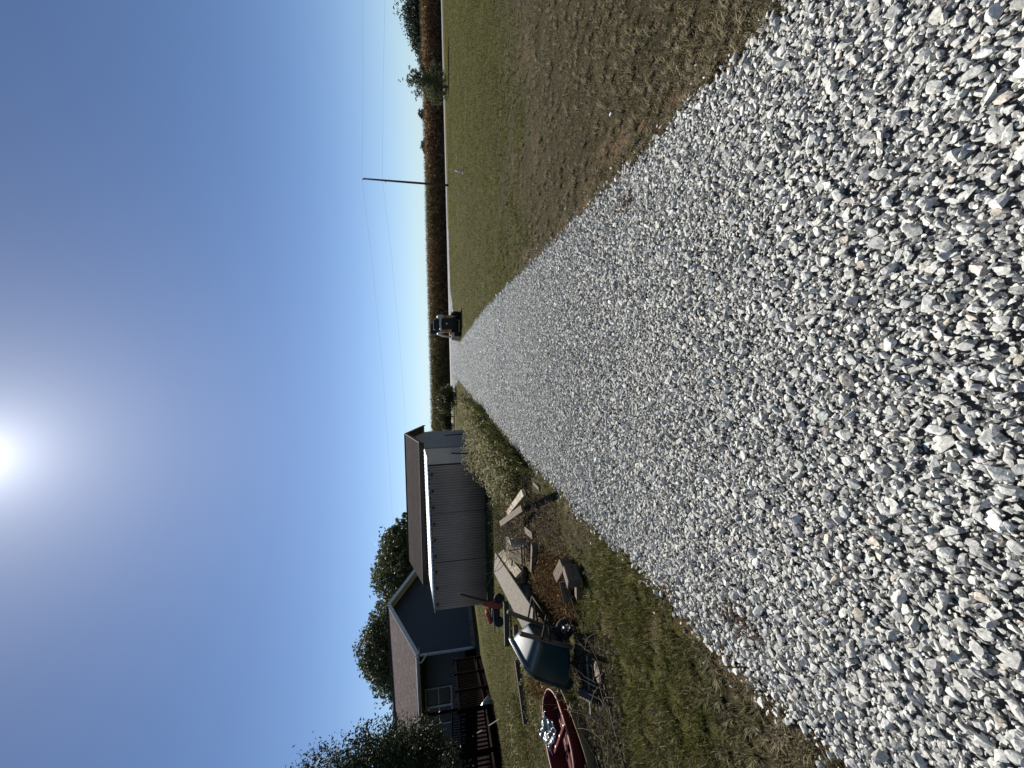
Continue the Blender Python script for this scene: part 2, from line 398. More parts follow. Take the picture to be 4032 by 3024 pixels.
# ------------------------------------------------------------------ crushed stone
def ico(sub):
    bm = bmesh.new(); bmesh.ops.create_icosphere(bm, subdivisions=sub, radius=1)
    v = np.array([x.co[:] for x in bm.verts]); f = np.array([[y.index for y in x.verts] for x in bm.faces]); bm.free(); return v, f
def stone_templates(sub, k, ncut=11):
    v0, f = ico(sub); out = []
    for i in range(k):
        v = v0.copy()*(1+rng.normal(0, .05, (len(v0), 1)))
        for c in range(ncut):
            n = rng.normal(size=3); n /= np.linalg.norm(n); d = rng.uniform(.30, .72)
            t = v@n; over = np.clip(t-d, 0, None); v = v-over[:, None]*n
        v /= np.abs(v).max(0)
        out.append(v)
    return np.array(out), f
T_hi = stone_templates(2, 30); T_lo = stone_templates(1, 30)
def rotmats(yaw, tx, ty):
    cz, sz = np.cos(yaw), np.sin(yaw); cx, sx = np.cos(tx), np.sin(tx); cy, sy = np.cos(ty), np.sin(ty)
    o = np.zeros_like(yaw); l = np.ones_like(yaw)
    Rz = np.array([[cz, -sz, o], [sz, cz, o], [o, o, l]]); Rx = np.array([[l, o, o], [o, cx, -sx], [o, sx, cx]]); Ry = np.array([[cy, o, sy], [o, l, o], [-sy, o, cy]])
    m = np.einsum('ijn,jkn->ikn', Rz, Rx); return np.einsum('ijn,jkn->nik', m, Ry)
def stones(pos, rad, T, tilt=.5, tone=None):
    tv, tf = T; n = len(pos); k = rng.integers(0, len(tv), n)
    sc = np.stack([rad*rng.uniform(.8, 1.35, n), rad*rng.uniform(.65, 1.05, n), rad*rng.uniform(.45, .8, n)], -1)
    m = rotmats(rng.uniform(0, 6.283, n), rng.normal(0, tilt, n), rng.normal(0, tilt, n))
    v = tv[k]*sc[:, None, :]; v = np.einsum('nij,nvj->nvi', m, v)+pos[:, None, :]
    nv = tv.shape[1]; f = tf[None]+np.arange(n)[:, None, None]*nv
    if tone is None:
        tone = np.clip(rng.normal(.515, .075, n)+.21*sstep(2, 14, pos[:, 1]), .26, .80)  # stones paler with distance: glints off sunlit tops put into the tone
    c = tone[:, None]*np.stack([1.0+rng.normal(0, .015, n), 1+0*tone, .93+rng.normal(.0, .018, n)], -1)
    warm = rng.random(n) < .02; c[warm] *= np.array([1.08, .97, .88])
    c = np.repeat(c, nv, 0)
    return v.reshape(-1, 3), f.reshape(-1, 3), c
def jgrid(y0, y1, s, keep=1.0, spill=.05):
    ys = np.arange(y0, y1, s); out = []
    x0 = float(min(xl(np.array(ys)).min(), -1.9)); x1 = float(max(xr(np.array(ys)).max(), 1.9))
    x0 = max(x0, -6); x1 = min(x1, 18)
    X, Y = np.meshgrid(np.arange(x0-.2, x1+.2, s), ys)
    X = (X+(np.arange(len(ys)) % 2)[:, None]*s*.5+rng.uniform(-.42, .42, X.shape)*s).ravel(); Y = (Y+rng.uniform(-.42, .42, Y.shape)*s).ravel()
    wob = (fbm(X*0+3, Y, 2.2, 4, 40)-.5)*.22; wob2 = (fbm(X*0+9, Y, 2.2, 4, 44)-.5)*.22
    sp = np.abs(rng.normal(0, spill, X.shape))
    ok = (X < xr(Y)+wob+sp) & (X > xl(Y)+wob2-sp) & (rng.random(X.shape) < keep)
    # keep what the picture could see
    lim = 1.35*(Y+1.1)+.6
    ok &= (np.abs(X) < lim)
    return X[ok], Y[ok]
VS, FS, CS = [], [], []; off = 0
def add_layer(y0, y1, s, r0, r1, T, keep=1.0, zlo=.0, zhi=.02, tilt=.5, spill=.05):
    global off
    X, Y = jgrid(y0, y1, s, keep, spill)
    r = r0+(r1-r0)*rng.random(len(X))**1.8
    lump = (fbm(X, Y, 3, 3, 60)-.5)*.03
    Z = .014+r*.35+rng.uniform(zlo, zhi, len(X))+lump*sstep(25, 10, Y)
    v, f, c = stones(np.stack([X, Y, Z], -1), r, T, tilt)
    VS.append(v); FS.append(f+off); CS.append(c); off += len(v)
    return len(X)
cnt = 0
cnt += add_layer(.45, 3.2, .020, .006, .013, T_hi, .9, 0, .022)
cnt += add_layer(.45, 3.2, .027, .009, .017, T_hi, 1, 0, .018)
cnt += add_layer(.45, 3.2, .046, .015, .0285, T_hi, .88, .006, .02)
cnt += add_layer(3.2, 9, .027, .010, .018, T_lo, .85, 0, .018)
cnt += add_layer(3.2, 9, .040, .014, .026, T_lo, .9, .0, .030, .6)
cnt += add_layer(3.2, 9, .07, .020, .030, T_lo, .5, .01, .030, .7)
cnt += add_layer(9, 20, .046, .016, .030, T_lo, .9, 0, .030, .55)
cnt += add_layer(9, 20, .085, .028, .042, T_lo, .45, .008, .035, .55)
cnt += add_layer(20, 34, .075, .026, .050, T_lo, .95, 0, .03, .5)
cnt += add_layer(34, 51.5, .12, .05, .075, T_lo, .95, -.02, .02, tilt=.45)
# strays kicked into the soil and grass
n = 420
Y = rng.uniform(.9, 9, n)**1.0; side = rng.random(n) < .5
X = np.where(side, xr(Y)+np.abs(rng.normal(0, .14, n)), xl(Y)-np.abs(rng.normal(0, .16, n)))
r = rng.uniform(.007, .022, n)
v, f, c = stones(np.stack([X, Y, relief(X, Y)+r*.4], -1), r, T_lo); VS.append(v); FS.append(f+off); CS.append(c); off += len(v)
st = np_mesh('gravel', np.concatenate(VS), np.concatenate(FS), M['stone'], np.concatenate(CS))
tag(st, 'pale grey crushed limestone spread over the long straight driveway', 'gravel', kind='stuff')
print('stones', cnt, off)

# ------------------------------------------------------------------ grass
HIDE = []   # footprints kept free of blades: (x0,x1,y0,y1)
HIDE.append((-9.3, -3.6, 14.2, 22)); HIDE.append((-40, -12.4, 9.8, 40))
def blades(name, n, ylo, yhi, hgt, wid, side, label, dens_pow=1.5, seed=0, lean=.9, colmode='r'):
    Y = ylo+(yhi-ylo)*rng.random(n)**dens_pow
    lim = 1.12*(Y*1.02+.35)
    if side > 0: X = xr(Y)-.02+rng.random(n)*np.maximum(lim-xr(Y), .3)
    else: X = xl(Y)+.02-rng.random(n)*np.maximum(lim+xl(Y), .3)
    green, soil, n1_, n2_ = zones(X, Y)
    keep = rng.random(n) > soil*.72
    keep &= ~((Y > ROAD0-.2))
    for a, b, c_, d in HIDE: keep &= ~((X > a) & (X < b) & (Y > c_) & (Y < d))
    n3_ = fbm(X, Y, 8, 3, 90); n4_ = fbm(X, Y, 2.2, 3, 95)
    keep &= (n3_*.75+n4_*.25+rng.normal(0, .035, n)) > .455
    X, Y, green, soil, n1_, n2_, n3_ = [q[keep] for q in (X, Y, green, soil, n1_, n2_, n3_)]
    n = len(X)
    sc = 1+Y*.06
    h = hgt*rng.uniform(.45, 1.25, n)*(1+Y*.022)*(.7+.6*n1_)*(.65+.55*green); w = wid*rng.uniform(.6, 1.3, n)*sc
    a = rng.uniform(0, 6.283, n); l = np.abs(rng.normal(lean, .45, n))*(1.25-.35*green); b = rng.uniform(0, 6.283, n)
    d = np.stack([np.cos(a), np.sin(a), 0*a], -1); sd_ = np.stack([np.cos(b), np.sin(b), 0*b], -1)*w[:, None]*.5
    base = np.stack([X, Y, relief(X, Y)-.004], -1)
    l1 = np.clip(l*.6, 0, 1.35); l2 = np.clip(l*1.25, 0, 1.52)
    mid = base+(d*np.sin(l1)[:, None]+np.array([0, 0, 1])*np.cos(l1)[:, None])*(h*.55)[:, None]
    tip = mid+(d*np.sin(l2)[:, None]+np.array([0, 0, 1])*np.cos(l2)[:, None])*(h*.5)[:, None]
    Vv = np.stack([base-sd_, base+sd_, mid+sd_*.8, mid-sd_*.8, tip], 1)
    T = np.array([[0, 1, 2], [0, 2, 3], [3, 2, 4]])[None]+np.arange(n)[:, None, None]*5
    gcol = np.array([.060, .066, .012]); gcol2 = np.array([.155, .150, .034]); straw = np.array([.28, .225, .135]); brown = np.array([.065, .048, .029])
    u = rng.random(n); v_ = rng.random(n)**1.5*np.clip((n3_-.40)*4.5, .3, 1.4)  # blades darker in the hollows between clumps: shade put into the colour
    isg = u < (green*.66+.20)
    c = np.where(isg[:, None], gcol*(1-v_[:, None])+gcol2*v_[:, None], straw*v_[:, None]+brown*(1-v_[:, None]))
    c = c*rng.uniform(.55, 1.35, n)[:, None]
    pale = rng.random(n) < .22-.13*green; c[pale] = np.array([.40, .34, .21])*rng.uniform(.6, 1.1, (pale.sum(), 1))
    c = np.repeat(c, 5, 0)
    o = np_mesh(name, Vv.reshape(-1, 3), T.reshape(-1, 3), M['blade'], c)
    tag(o, label, 'grass', kind='stuff'); return o
blades('grass', 420000, .9, 47, .042, .0048, 1, 'short matted brown and green grass right of the driveway', 1.9)
blades('grass', 300000, .9, 40, .050, .0048, -1, 'short green and brown grass left of the driveway', 1.9, lean=.7)

def tufts(n, side, label):
    Y = 1.0+9*rng.random(n)**1.4; lim = 1.12*(Y*1.02+.35)
    X = xr(Y)+.03+rng.random(n)**1.2*np.maximum(lim-xr(Y), .3) if side > 0 else xl(Y)-.03-rng.random(n)**1.2*np.maximum(lim+xl(Y), .3)
    k = rng.integers(10, 46, n); idx_ = np.repeat(np.arange(n), k); m = len(idx_)
    a = rng.uniform(0, 6.283, m); rad = np.abs(rng.normal(0, .018, m)); x = X[idx_]+np.cos(a)*rad; y = Y[idx_]+np.sin(a)*rad
    green, soil, _, _ = zones(X, Y); h = rng.uniform(.025, .075, n)[idx_]*rng.uniform(.5, 1.2, m)
    d = np.stack([np.cos(a), np.sin(a), 0*a], -1); base = np.stack([x, y, relief(x, y)], -1); up = np.array([0, 0, 1.])
    l = rng.uniform(.3, 1.15, m); mid = base+(d*np.sin(l*.6)[:, None]+up*np.cos(l*.6)[:, None])*(h*.55)[:, None]; tip = mid+(d*np.sin(l*1.3)[:, None]+up*np.cos(l*1.3)[:, None])*(h*.6)[:, None]
    w = (.0045*(1+y*.07)*rng.uniform(.6, 1.3, m))[:, None]; sd_ = np.stack([-np.sin(a), np.cos(a), 0*a], -1)*w*.5
    Vv = np.stack([base-sd_, base+sd_, mid+sd_*.8, mid-sd_*.8, tip], 1); T = np.array([[0, 1, 2], [0, 2, 3], [3, 2, 4]])[None]+np.arange(m)[:, None, None]*5
    g_ = np.clip(green[idx_]*.8+rng.normal(.12, .2, n)[idx_], 0, 1)[:, None]; v_ = rng.random(m)[:, None]
    c = (np.array([.065, .075, .02])*(1-v_)+np.array([.16, .16, .055])*v_)*g_+(np.array([.11, .09, .055])*(1-v_)+np.array([.36, .31, .20])*v_)*(1-g_)
    o = np_mesh('grass_tufts', Vv.reshape(-1, 3), T.reshape(-1, 3), M['blade'], np.repeat(c, 5, 0)); tag(o, label, 'grass', kind='stuff')
tufts(1900, 1, 'straw and olive tufts standing in the rough grass right of the driveway')
tufts(900, -1, 'taller tufts standing in the green grass left of the driveway')

# ------------------------------------------------------------------ weeds with drooping heads, leafy weeds, twigs
def ribbons(paths, widths, cols):
    """crossed thin ribbons along many paths: paths (n,k,3), widths (n,k)"""
    n, k, _ = paths.shape; Vs, Ts, Cs = [], [], []
    for q in range(2):
        a = rng.uniform(0, 6.283, n)+q*1.57
        s = np.stack([np.cos(a), np.sin(a), np.zeros(n)+.25*(q)], -1)[:, None, :]*widths[..., None]*.5
        Vv = np.stack([paths-s, paths+s], 2).reshape(n, k*2, 3)
        t = []
        for i in range(k-1): t += [[2*i, 2*i+1, 2*i+3], [2*i, 2*i+3, 2*i+2]]
        T = np.array(t)[None]+np.arange(n)[:, None, None]*(2*k)+q*n*2*k
        Vs.append(Vv.reshape(-1, 3)); Ts.append(T.reshape(-1, 3)); Cs.append(np.repeat(cols, 2*k, 0) if cols.ndim == 2 else np.repeat(cols, 2, 1).reshape(-1, 3))
    return np.concatenate(Vs), np.concatenate(Ts), np.concatenate(Cs)
def foxtails(X, Y, H, headlen=.13, headw=.020, pale=.5):
    n = len(X); a = rng.uniform(0, 6.283, n); d = np.stack([np.cos(a), np.sin(a), 0*a], -1)
    lean = rng.uniform(.05, .35, n); base = np.stack([X, Y, relief(X, Y)], -1)
    ts = np.array([0, .4, .75, 1.0]); pts = []; 
    for t in ts: pts.append(base+np.array([0, 0, 1])*(H*t)[:, None]+d*(H*lean*t*t)[:, None])
    top = pts[-1]; ang = rng.uniform(.1, .5, n); cur = top.copy()
    L = headlen*rng.uniform(.7, 1.3, n)
    for i in range(5):
        ang = ang+rng.uniform(.3, .6, n)
        cur = cur+(d*np.sin(ang)[:, None]+np.array([0, 0, 1])*np.cos(ang)[:, None])*(L/5)[:, None]; pts.append(cur.copy())
    paths = np.stack(pts, 1); w = np.ones((n, 9))*.005; w[:, 4:8] = headw; w[:, 3] = headw*.5; w[:, 8] = headw*.4
    w = w*(1+Y*.05)[:, None]
    g1 = np.array([.16, .175, .045]); g2 = np.array([.40, .36, .21]); 
    mix = rng.random(n)[:, None, None]
    C_ = np.ones((n, 9, 3))*g1; C_[:, 3:] = g2
    C_ = C_*(.65+.6*mix)
    return ribbons(paths, w, C_)
def weed_blades(X, Y, H, w0=.012, c1=(.09, .105, .025), c2=(.32, .32, .10)):
    n = len(X); a = rng.uniform(0, 6.283, n); d = np.stack([np.cos(a), np.sin(a), 0*a], -1); base = np.stack([X, Y, relief(X, Y)], -1)
    ang = rng.uniform(.0, .4, n); cur = base; pts = [base]
    for i in range(4):
        cur = cur+(d*np.sin(ang)[:, None]+np.array([0, 0, 1])*np.cos(ang)[:, None])*(H/4)[:, None]; pts.append(cur); ang = ang+rng.uniform(.1, .55, n)
    paths = np.stack(pts, 1); w = np.array([.7, 1, .9, .6, .1])[None]*w0*(1+Y*.05)[:, None]
    m = rng.random(n)[:, None]; c = np.array(c1)*(1-m)+np.array(c2)*m
    return ribbons(paths, w, c)
def leafdust(X, Y, Z, s, c1, c2, z0=None):
    n = len(X); a = rng.normal(size=(n, 3)); a /= np.linalg.norm(a, axis=1)[:, None]; b = np.cross(a, rng.normal(size=(n, 3))); b /= np.linalg.norm(b, axis=1)[:, None]
    p = np.stack([X, Y, Z], -1); s = (s*rng.uniform(.5, 1.3, n))[:, None]
    Vv = np.stack([p-a*s, p-b*s*.55, p+a*s, p+b*s*.55], 1); T = np.array([[0, 1, 2], [0, 2, 3]])[None]+np.arange(n)[:, None, None]*4
    m = rng.random(n)[:, None]; c = np.array(c1)*(1-m)+np.array(c2)*m
    return Vv.reshape(-1, 3), T.reshape(-1, 3), np.repeat(c, 4, 0)
def merge(parts):
    o = 0; v, f, c = [], [], []
    for a, b, d in parts: v.append(a); f.append(b+o); c.append(d); o += len(a)
    return np.concatenate(v), np.concatenate(f), np.concatenate(c)
def scatter(n, poly_px, z=0):
    pts = [P(a, b) for a, b in poly_px]; xs = [p.x for p in pts]; ys = [p.y for p in pts]
    X = rng.uniform(min(xs), max(xs), n*6); Y = rng.uniform(min(ys), max(ys), n*6)
    inside = np.zeros(len(X), bool); j = len(pts)-1
    for i in range(len(pts)):
        xi, yi, xj, yj = pts[i].x, pts[i].y, pts[j].x, pts[j].y
        inside ^= ((yi > Y) != (yj > Y)) & (X < (xj-xi)*(Y-yi)/(yj-yi+1e-12)+xi); j = i
    return X[inside][:n], Y[inside][:n]

# strip of tall weeds between shed corner and driveway
Pm = []
for poly, nn, h in (([(1850, 1575), (1905, 1600), (2005, 1760), (1960, 1790), (1880, 1700)], 700, .55),
                    ([(1905, 1690), (2010, 1745), (2110, 1880), (2000, 1905), (1915, 1830)], 1100, .52),
                    ([(1980, 1860), (2075, 1890), (2090, 1960), (1990, 1960)], 260, .40)):
    X, Y = scatter(nn, poly); q = fbm(X, Y, 1.3, 3, 120); k_ = q > .40; X, Y, q = X[k_], Y[k_], q[k_]; n = len(X)
    Pm.append(foxtails(X, Y, h*rng.uniform(.5, 1.2, n)*np.clip(.15+q*1.7, .4, 1.5)))
    X, Y = scatter(nn*4, poly); q = fbm(X, Y, 1.3, 3, 120); k_ = q+rng.normal(0, .04, len(q)) > .34; X, Y, q = X[k_], Y[k_], q[k_]
    Pm.append(weed_blades(X, Y, h*.8*rng.uniform(.3, 1.1, len(X))*np.clip(.15+q*1.7, .4, 1.5), c1=(.035, .037, .014), c2=(.22, .215, .07)))
    X, Y = scatter(nn*2, poly); Pm.append(leafdust(X, Y, np.abs(rng.normal(0, h*.25, len(X)))+.02, .04, (.03, .035, .015), (.13, .11, .06)))
v, f, c = merge(Pm); o = np_mesh('foxtail_weeds', v, f, M['straw'], c)
tag(o, 'tall yellow green foxtail weeds between the shed corner and the driveway', 'weeds', kind='stuff')
# low weeds of the junk bed: rusty leaves, few green ones
Pm = []
for poly, nn, c1, c2, hh in (([(2125, 2180), (2250, 2190), (2290, 2440), (2160, 2460), (2120, 2330)], 4200, (.060, .034, .016), (.19, .115, .045), .13),
                         ([(2130, 2600), (2260, 2600), (2240, 2760), (2110, 2740)], 3000, (.08, .038, .016), (.21, .12, .045), .16),
                         ([(1985, 2760), (2110, 2700), (2140, 3000), (1990, 3020)], 2600, (.09, .075, .03), (.20, .17, .08), .10),
                         ([(2060, 1930), (2190, 1960), (2240, 2200), (2080, 2210)], 2600, (.11, .08, .05), (.20, .15, .10), .07),
                         ([(2290, 2500), (2420, 2500), (2500, 3020), (2300, 3020)], 2200, (.07, .06, .035), (.17, .14, .085), .06),
                         ([(1950, 1960), (2050, 1960), (2060, 2160), (1960, 2170)], 1500, (.045, .055, .02), (.10, .10, .04), .25)):
    X, Y = scatter(nn, poly); k = len(X)
    Pm.append(leafdust(X, Y, relief(X, Y)+np.abs(rng.normal(0, hh*.5, k))+.01, .022, c1, c2))
    X, Y = scatter(nn//6, poly); Pm.append(weed_blades(X, Y, hh*1.6*rng.uniform(.4, 1.3, len(X)), .006, c1, c2))
v, f, c = merge(Pm); o = np_mesh('dry_weeds', v, f, M['leaf_dull'], c)
tag(o, 'rusty brown low dry weeds growing among the junk and lumber', 'weeds', kind='stuff')
# foxtails around the wheelbarrow
Pm = []
for px, py, k, h in ((2150, 2590, 14, .42), (2160, 2660, 10, .36), (2235, 2740, 14, .45), (2180, 2770, 12, .34), (2290, 2760, 10, .22), (2050, 2800, 26, .25), (2060, 2900, 30, .25), (2080, 2980, 30, .25)):
    p = P(px, py); X = p.x+rng.normal(0, .16, k); Y = p.y+rng.normal(0, .22, k)
    Pm.append(foxtails(X, Y, h*rng.uniform(.6, 1.2, k), .09, .013)); Pm.append(weed_blades(np.repeat(X, 3), np.repeat(Y, 3)+.03, h*.8*rng.uniform(.4, 1, k*3), .007))
v, f, c = merge(Pm); o = np_mesh('foxtail_weeds', v, f, M['straw'], c)
tag(o, 'scattered pale foxtail stems around the tipped wheelbarrow and red tub', 'weeds', kind='stuff')

def twigs(name, poly, n, label, L=(.3, .9), lift=.25, r=.005, mat='twig', curl=1.0):
    X, Y = scatter(n, poly); mb = MB()
    for x, y in zip(X, Y):
        a = random.uniform(0, 6.28); el = random.uniform(0, .6); p = Vector((x, y, random.uniform(.01, lift))); l = random.uniform(*L)
        pts = []
        for i in range(7):
            pts.append(p.copy()); p = p+Vector((math.cos(a)*math.cos(el), math.sin(a)*math.cos(el), math.sin(el)))*l/6
            a += random.uniform(-.5, .5)*curl; el += random.uniform(-.6, .4)*curl
            p.z = max(p.z, .01)
        rr_ = r*random.uniform(.5, 1.4); mb.tube(pts, [rr_*(1-.11*i) for i in range(7)], 4)
    o = mb.build(name, M[mat]); tag(o, label, 'twigs', kind='stuff'); return o
twigs('brush_pile', [(2010, 2060), (2075, 2040), (2110, 2160), (2020, 2180)], 110, 'tangled heap of bare curling vines beside the broken wooden box', (.4, .9), .35, .007)
twigs('dead_twigs', [(2290, 2540), (2400, 2560), (2470, 2980), (2300, 3000)], 80, 'thin dead twigs and stems lying in front of the wheelbarrow', (.25, .8), .10, .0045, curl=.5)
twigs('dead_twigs', [(2060, 1900), (2160, 1960), (2200, 2120), (2080, 2060)], 70, 'brown dead stems strewn below the crossed boards near the gravel edge', (.2, .6), .12, .005)
# dry clod or clump of roots on the stones
for (px, py, r_) in ((2925, 2440, .07), (2660, 2330, .05), (2470, 800, .08)):
    p = P(px, py); k = 260; X = p.x+rng.normal(0, r_*.5, k); Y = p.y+rng.normal(0, r_, k)
    v, f, c = weed_blades(X, Y, rng.uniform(.02, .07, k), .003, (.10, .065, .04), (.20, .14, .09)); v[:, 2] += .03
    rx_ = leafdust(np.full(1, p.x), np.full(1, p.y), np.full(1, .035), .01, (.08, .05, .03), (.08, .05, .03)); gl = []
    core = v.mean(0); vb = v.reshape(-1, 10, 3); base_i = np.arange(len(vb))*10; nv0 = len(v)
    v = np.concatenate([v, core[None]]); f = np.concatenate([f, np.stack([base_i, base_i+1, np.full(len(base_i), nv0)], -1)]); c = np.concatenate([c, c[:1]])
    o = np_mesh('dead_grass_clump', v, f, M['straw'], c)
    tag(o, {2925: 'reddish brown dead grass clump lying on the gravel nearest the camera', 2660: 'small dead grass clump at the left gravel edge', 2470: 'dry olive grass clump lying on the right part of the gravel'}[px], 'grass clump')

# ------------------------------------------------------------------ corn field
def corn():
    n = 0; Xs, Ys = [], []
    for row in range(13):
        y = ROAD1+.15+row*.70; xs = np.arange(-46, 66, .19); Xs.append(xs+rng.normal(0, .04, len(xs))); Ys.append(np.full(len(xs), y)+rng.normal(0, .05, len(xs)))
    X = np.concatenate(Xs); Y = np.concatenate(Ys); n = len(X)
    hh = 2.85+.20*(fbm(X, Y, .06, 2, 70)-.5)+rng.normal(0, .10, n)
    z0 = np.zeros(n); base = np.stack([X, Y, z0], -1); up = np.array([0, 0, 1.])
    patch = np.clip(fbm(X, Y*0, .09, 3, 80)*1.3-.42+sstep(4, -12, X)*.6, 0, 1)
    parts = []
    lean = rng.normal(0, .04, (n, 2)); tipo = np.concatenate([lean, np.ones((n, 1))], 1)
    stalk = np.stack([base, base+tipo*(hh*.55)[:, None], base+tipo*(hh*.88)[:, None], base+tipo*hh[:, None]], 1)
    brown = np.array([.32, .205, .11]); green = np.array([.12, .13, .04]); pc = patch[:, None]
    parts.append(ribbons(stalk, np.array([.035, .03, .02, .012])[None]*np.ones((n, 1)), (brown*(1-pc)+green*pc)*rng.uniform(.6, 1.1, (n, 1))))
    for k in range(13):
        t = .05+.85*k/12+rng.uniform(-.03, .03, n); a = rng.uniform(0, 6.283, n); d = np.stack([np.cos(a), np.sin(a), 0*a], -1)
        L = rng.uniform(.5, .95, n)*(1-.35*(t > .85)); p0 = base+tipo*(hh*t)[:, None]
        ang = rng.uniform(.2, .7, n); pts = [p0]; cur = p0
        for i in range(4):
            cur = cur+(d*np.sin(ang)[:, None]+up*np.cos(ang)[:, None])*(L/4)[:, None]; pts.append(cur); ang = ang+rng.uniform(.4, .95, n)
        g_ = np.clip(patch+rng.normal(0, .22, n)+(t-.6)*.5, 0, 1)[:, None]
        c = (brown*(.40+1.9*rng.random((n, 1))**3))*(1-g_)+green*rng.uniform(.7, 1.3, (n, 1))*g_
        parts.append(ribbons(np.stack(pts, 1), np.array([.07, .13, .12, .08, .02])[None]*np.ones((n, 1)), c)[:3])
    # tassels
    for k in range(3):
        a = rng.uniform(0, 6.283, n); d = np.stack([np.cos(a), np.sin(a), 0*a], -1); p0 = base+tipo*hh[:, None]
        pts = np.stack([p0, p0+up*.1+d*.03, p0+up*.2+d*.09], 1); parts.append(ribbons(pts, np.array([.02, .02, .008])[None]*np.ones((n, 1)), np.ones((n, 1))*np.array([.24, .18, .10])))
    v, f, c = merge(parts); return v, f, c
v, f, c = corn()
o = np_mesh('corn_field', v, f, M['straw'], c); tag(o, 'tall ripening brown and green corn standing beyond the road', 'corn', kind='stuff')

# ------------------------------------------------------------------ trees and shrubs
def leaf_cloud(lobes, n, size, c1, c2, clump=.35, hollow=.55, elong=.5):
    vols = np.array([l[3]*l[4]*l[5] for l in lobes])**.72; pr = vols/vols.sum()
    ncl = max(8, int(n/26)); li = rng.choice(len(lobes), ncl, p=pr); L = np.array(lobes)[li]
    d = rng.normal(size=(ncl, 3)); d /= np.linalg.norm(d, axis=1)[:, None]; rad = rng.uniform(hollow, 1.06, ncl)
    cen = L[:, :3]+d*L[:, 3:6]*rad[:, None]
    k = rng.integers(0, ncl, n); cs = clump*np.minimum(L[:, 3:6].min(1), 9)[k]
    p = cen[k]+rng.normal(size=(n, 3))*(cs*.33)[:, None]*np.array([1, 1, .7])
    # lumps of differing tone, per clump
    tone = rng.uniform(.65, 1.3, ncl)[k]
    a = rng.normal(size=(n, 3)); a /= np.linalg.norm(a, axis=1)[:, None]; b = np.cross(a, rng.normal(size=(n, 3))); b /= np.linalg.norm(b, axis=1)[:, None]
    s = (size*rng.uniform(.6, 1.3, n))[:, None]
    Vv = np.stack([p-a*s, p-b*s*elong, p+a*s, p+b*s*elong], 1); T = np.array([[0, 1, 2], [0, 2, 3]])[None]+np.arange(n)[:, None, None]*4
    m = rng.random(n)[:, None]; c = (np.array(c1)*(1-m)+np.array(c2)*m)*tone[:, None]
    return Vv.reshape(-1, 3), T.reshape(-1, 3), np.repeat(c, 4, 0), cen
def tree(name, base, lobes, n, size, label, cat='tree', c1=(.035, .055, .02), c2=(.075, .095, .035), trunk_r=.18, clump=.35, hollow=.55, group=None, trunk_top=None, elong=.5, nl=26):
    """lobes: (dx,dy,z,rx,ry,rz) about the trunk base"""
    root = empty(name, base); tag(root, label, cat, group)
    v, f, c, cen = leaf_cloud(lobes, n, size, c1, c2, clump, hollow, elong)
    np_mesh('crown', v, f, M['leaf'], c, parent=root)
    mb = MB(); zt = trunk_top or np.mean([l[2] for l in lobes])
    pts = [Vector((0, 0, -.1)), Vector((random.uniform(-.1, .1), 0, zt*.35)), Vector((random.uniform(-.2, .2), 0, zt*.7)), Vector((0, 0, zt))]
    mb.tube(pts, [trunk_r, trunk_r*.8, trunk_r*.6, trunk_r*.35], 8)
    for q in rng.choice(len(cen), min(nl, len(cen)), replace=False):
        e = Vector(cen[q]); s = pts[2].lerp(pts[1], random.random()) if random.random() < .6 else pts[3]
        m_ = s.lerp(e, .5)+Vector((0, 0, (e-s).length*.1)); mb.tube([s, m_, e], [trunk_r*.3, trunk_r*.17, trunk_r*.05], 5)
    mb.build('trunk', M['bark'], root)
    return root
def at(px, py, Y): return PY(px, py, Y)
def lobe(px, py, Y, base, r, rz=None, ry=None):
    p = PY(px, py, Y); return (p.x-base.x, p.y-base.y, p.z, r, ry or r, rz or r)

# young roadside tree at the far right
b = P(1765, 342); Yb = b.y
lb = [lobe(1738, 345, Yb, b, 1.35, .75), lobe(1700, 330, Yb, b, 1.25, .9), lobe(1660, 322, Yb, b, .95, .9), lobe(1715, 275, Yb, b, .8, .7), lobe(1712, 378, Yb, b, .85, .7),
      lobe(1630, 318, Yb, b, .7, .8), lobe(1600, 312, Yb, b, .4, .6), lobe(1578, 314, Yb, b, .15, .3), lobe(1628, 285, Yb, b, .5, .55), lobe(1645, 365, Yb, b, .5, .55), lobe(1632, 390, Yb, b, .2, .3), lobe(1660, 300, Yb, b, .9, .7)]
tree('young_tree', b, lb, 13000, .06, 'young feathery green tree standing alone by the road right of the pole', c1=(.06, .075, .028), c2=(.14, .15, .065), trunk_r=.09, clump=.4, hollow=.3)
# trees behind the house
for (pxy, r_, Y_, top, lab, extra) in (
        ((1590, 2225), 3.7, 38, 1468, 'broad green tree behind the shed roof, right of the house gable', [(1565, 2160, 2.0), (1545, 2240, 2.3), (1590, 2090, 1.4), (1620, 2300, 2.6)]),
        ((1575, 2540), 4.6, 40, 1405, 'largest tall green tree rising behind the ridge of the blue house', [(1535, 2440, 2.4), (1500, 2545, 2.7), (1520, 2640, 2.5), (1590, 2370, 2.2), (1570, 2710, 1.7), (1490, 2600, 1.8)])):
    b = PY(1760, pxy[1], Y_); b.z = 0
    lb = [lobe(pxy[0], pxy[1], Y_, b, r_, r_*.75)]+[lobe(a, q, Y_+random.uniform(-2, 2), b, rr, rr*.8) for a, q, rr in extra]
    tree('leafy_tree', b, lb, 22000, .16, lab, c1=(.05, .065, .03), c2=(.11, .125, .06), trunk_r=.4, clump=.36, hollow=.5, nl=60)
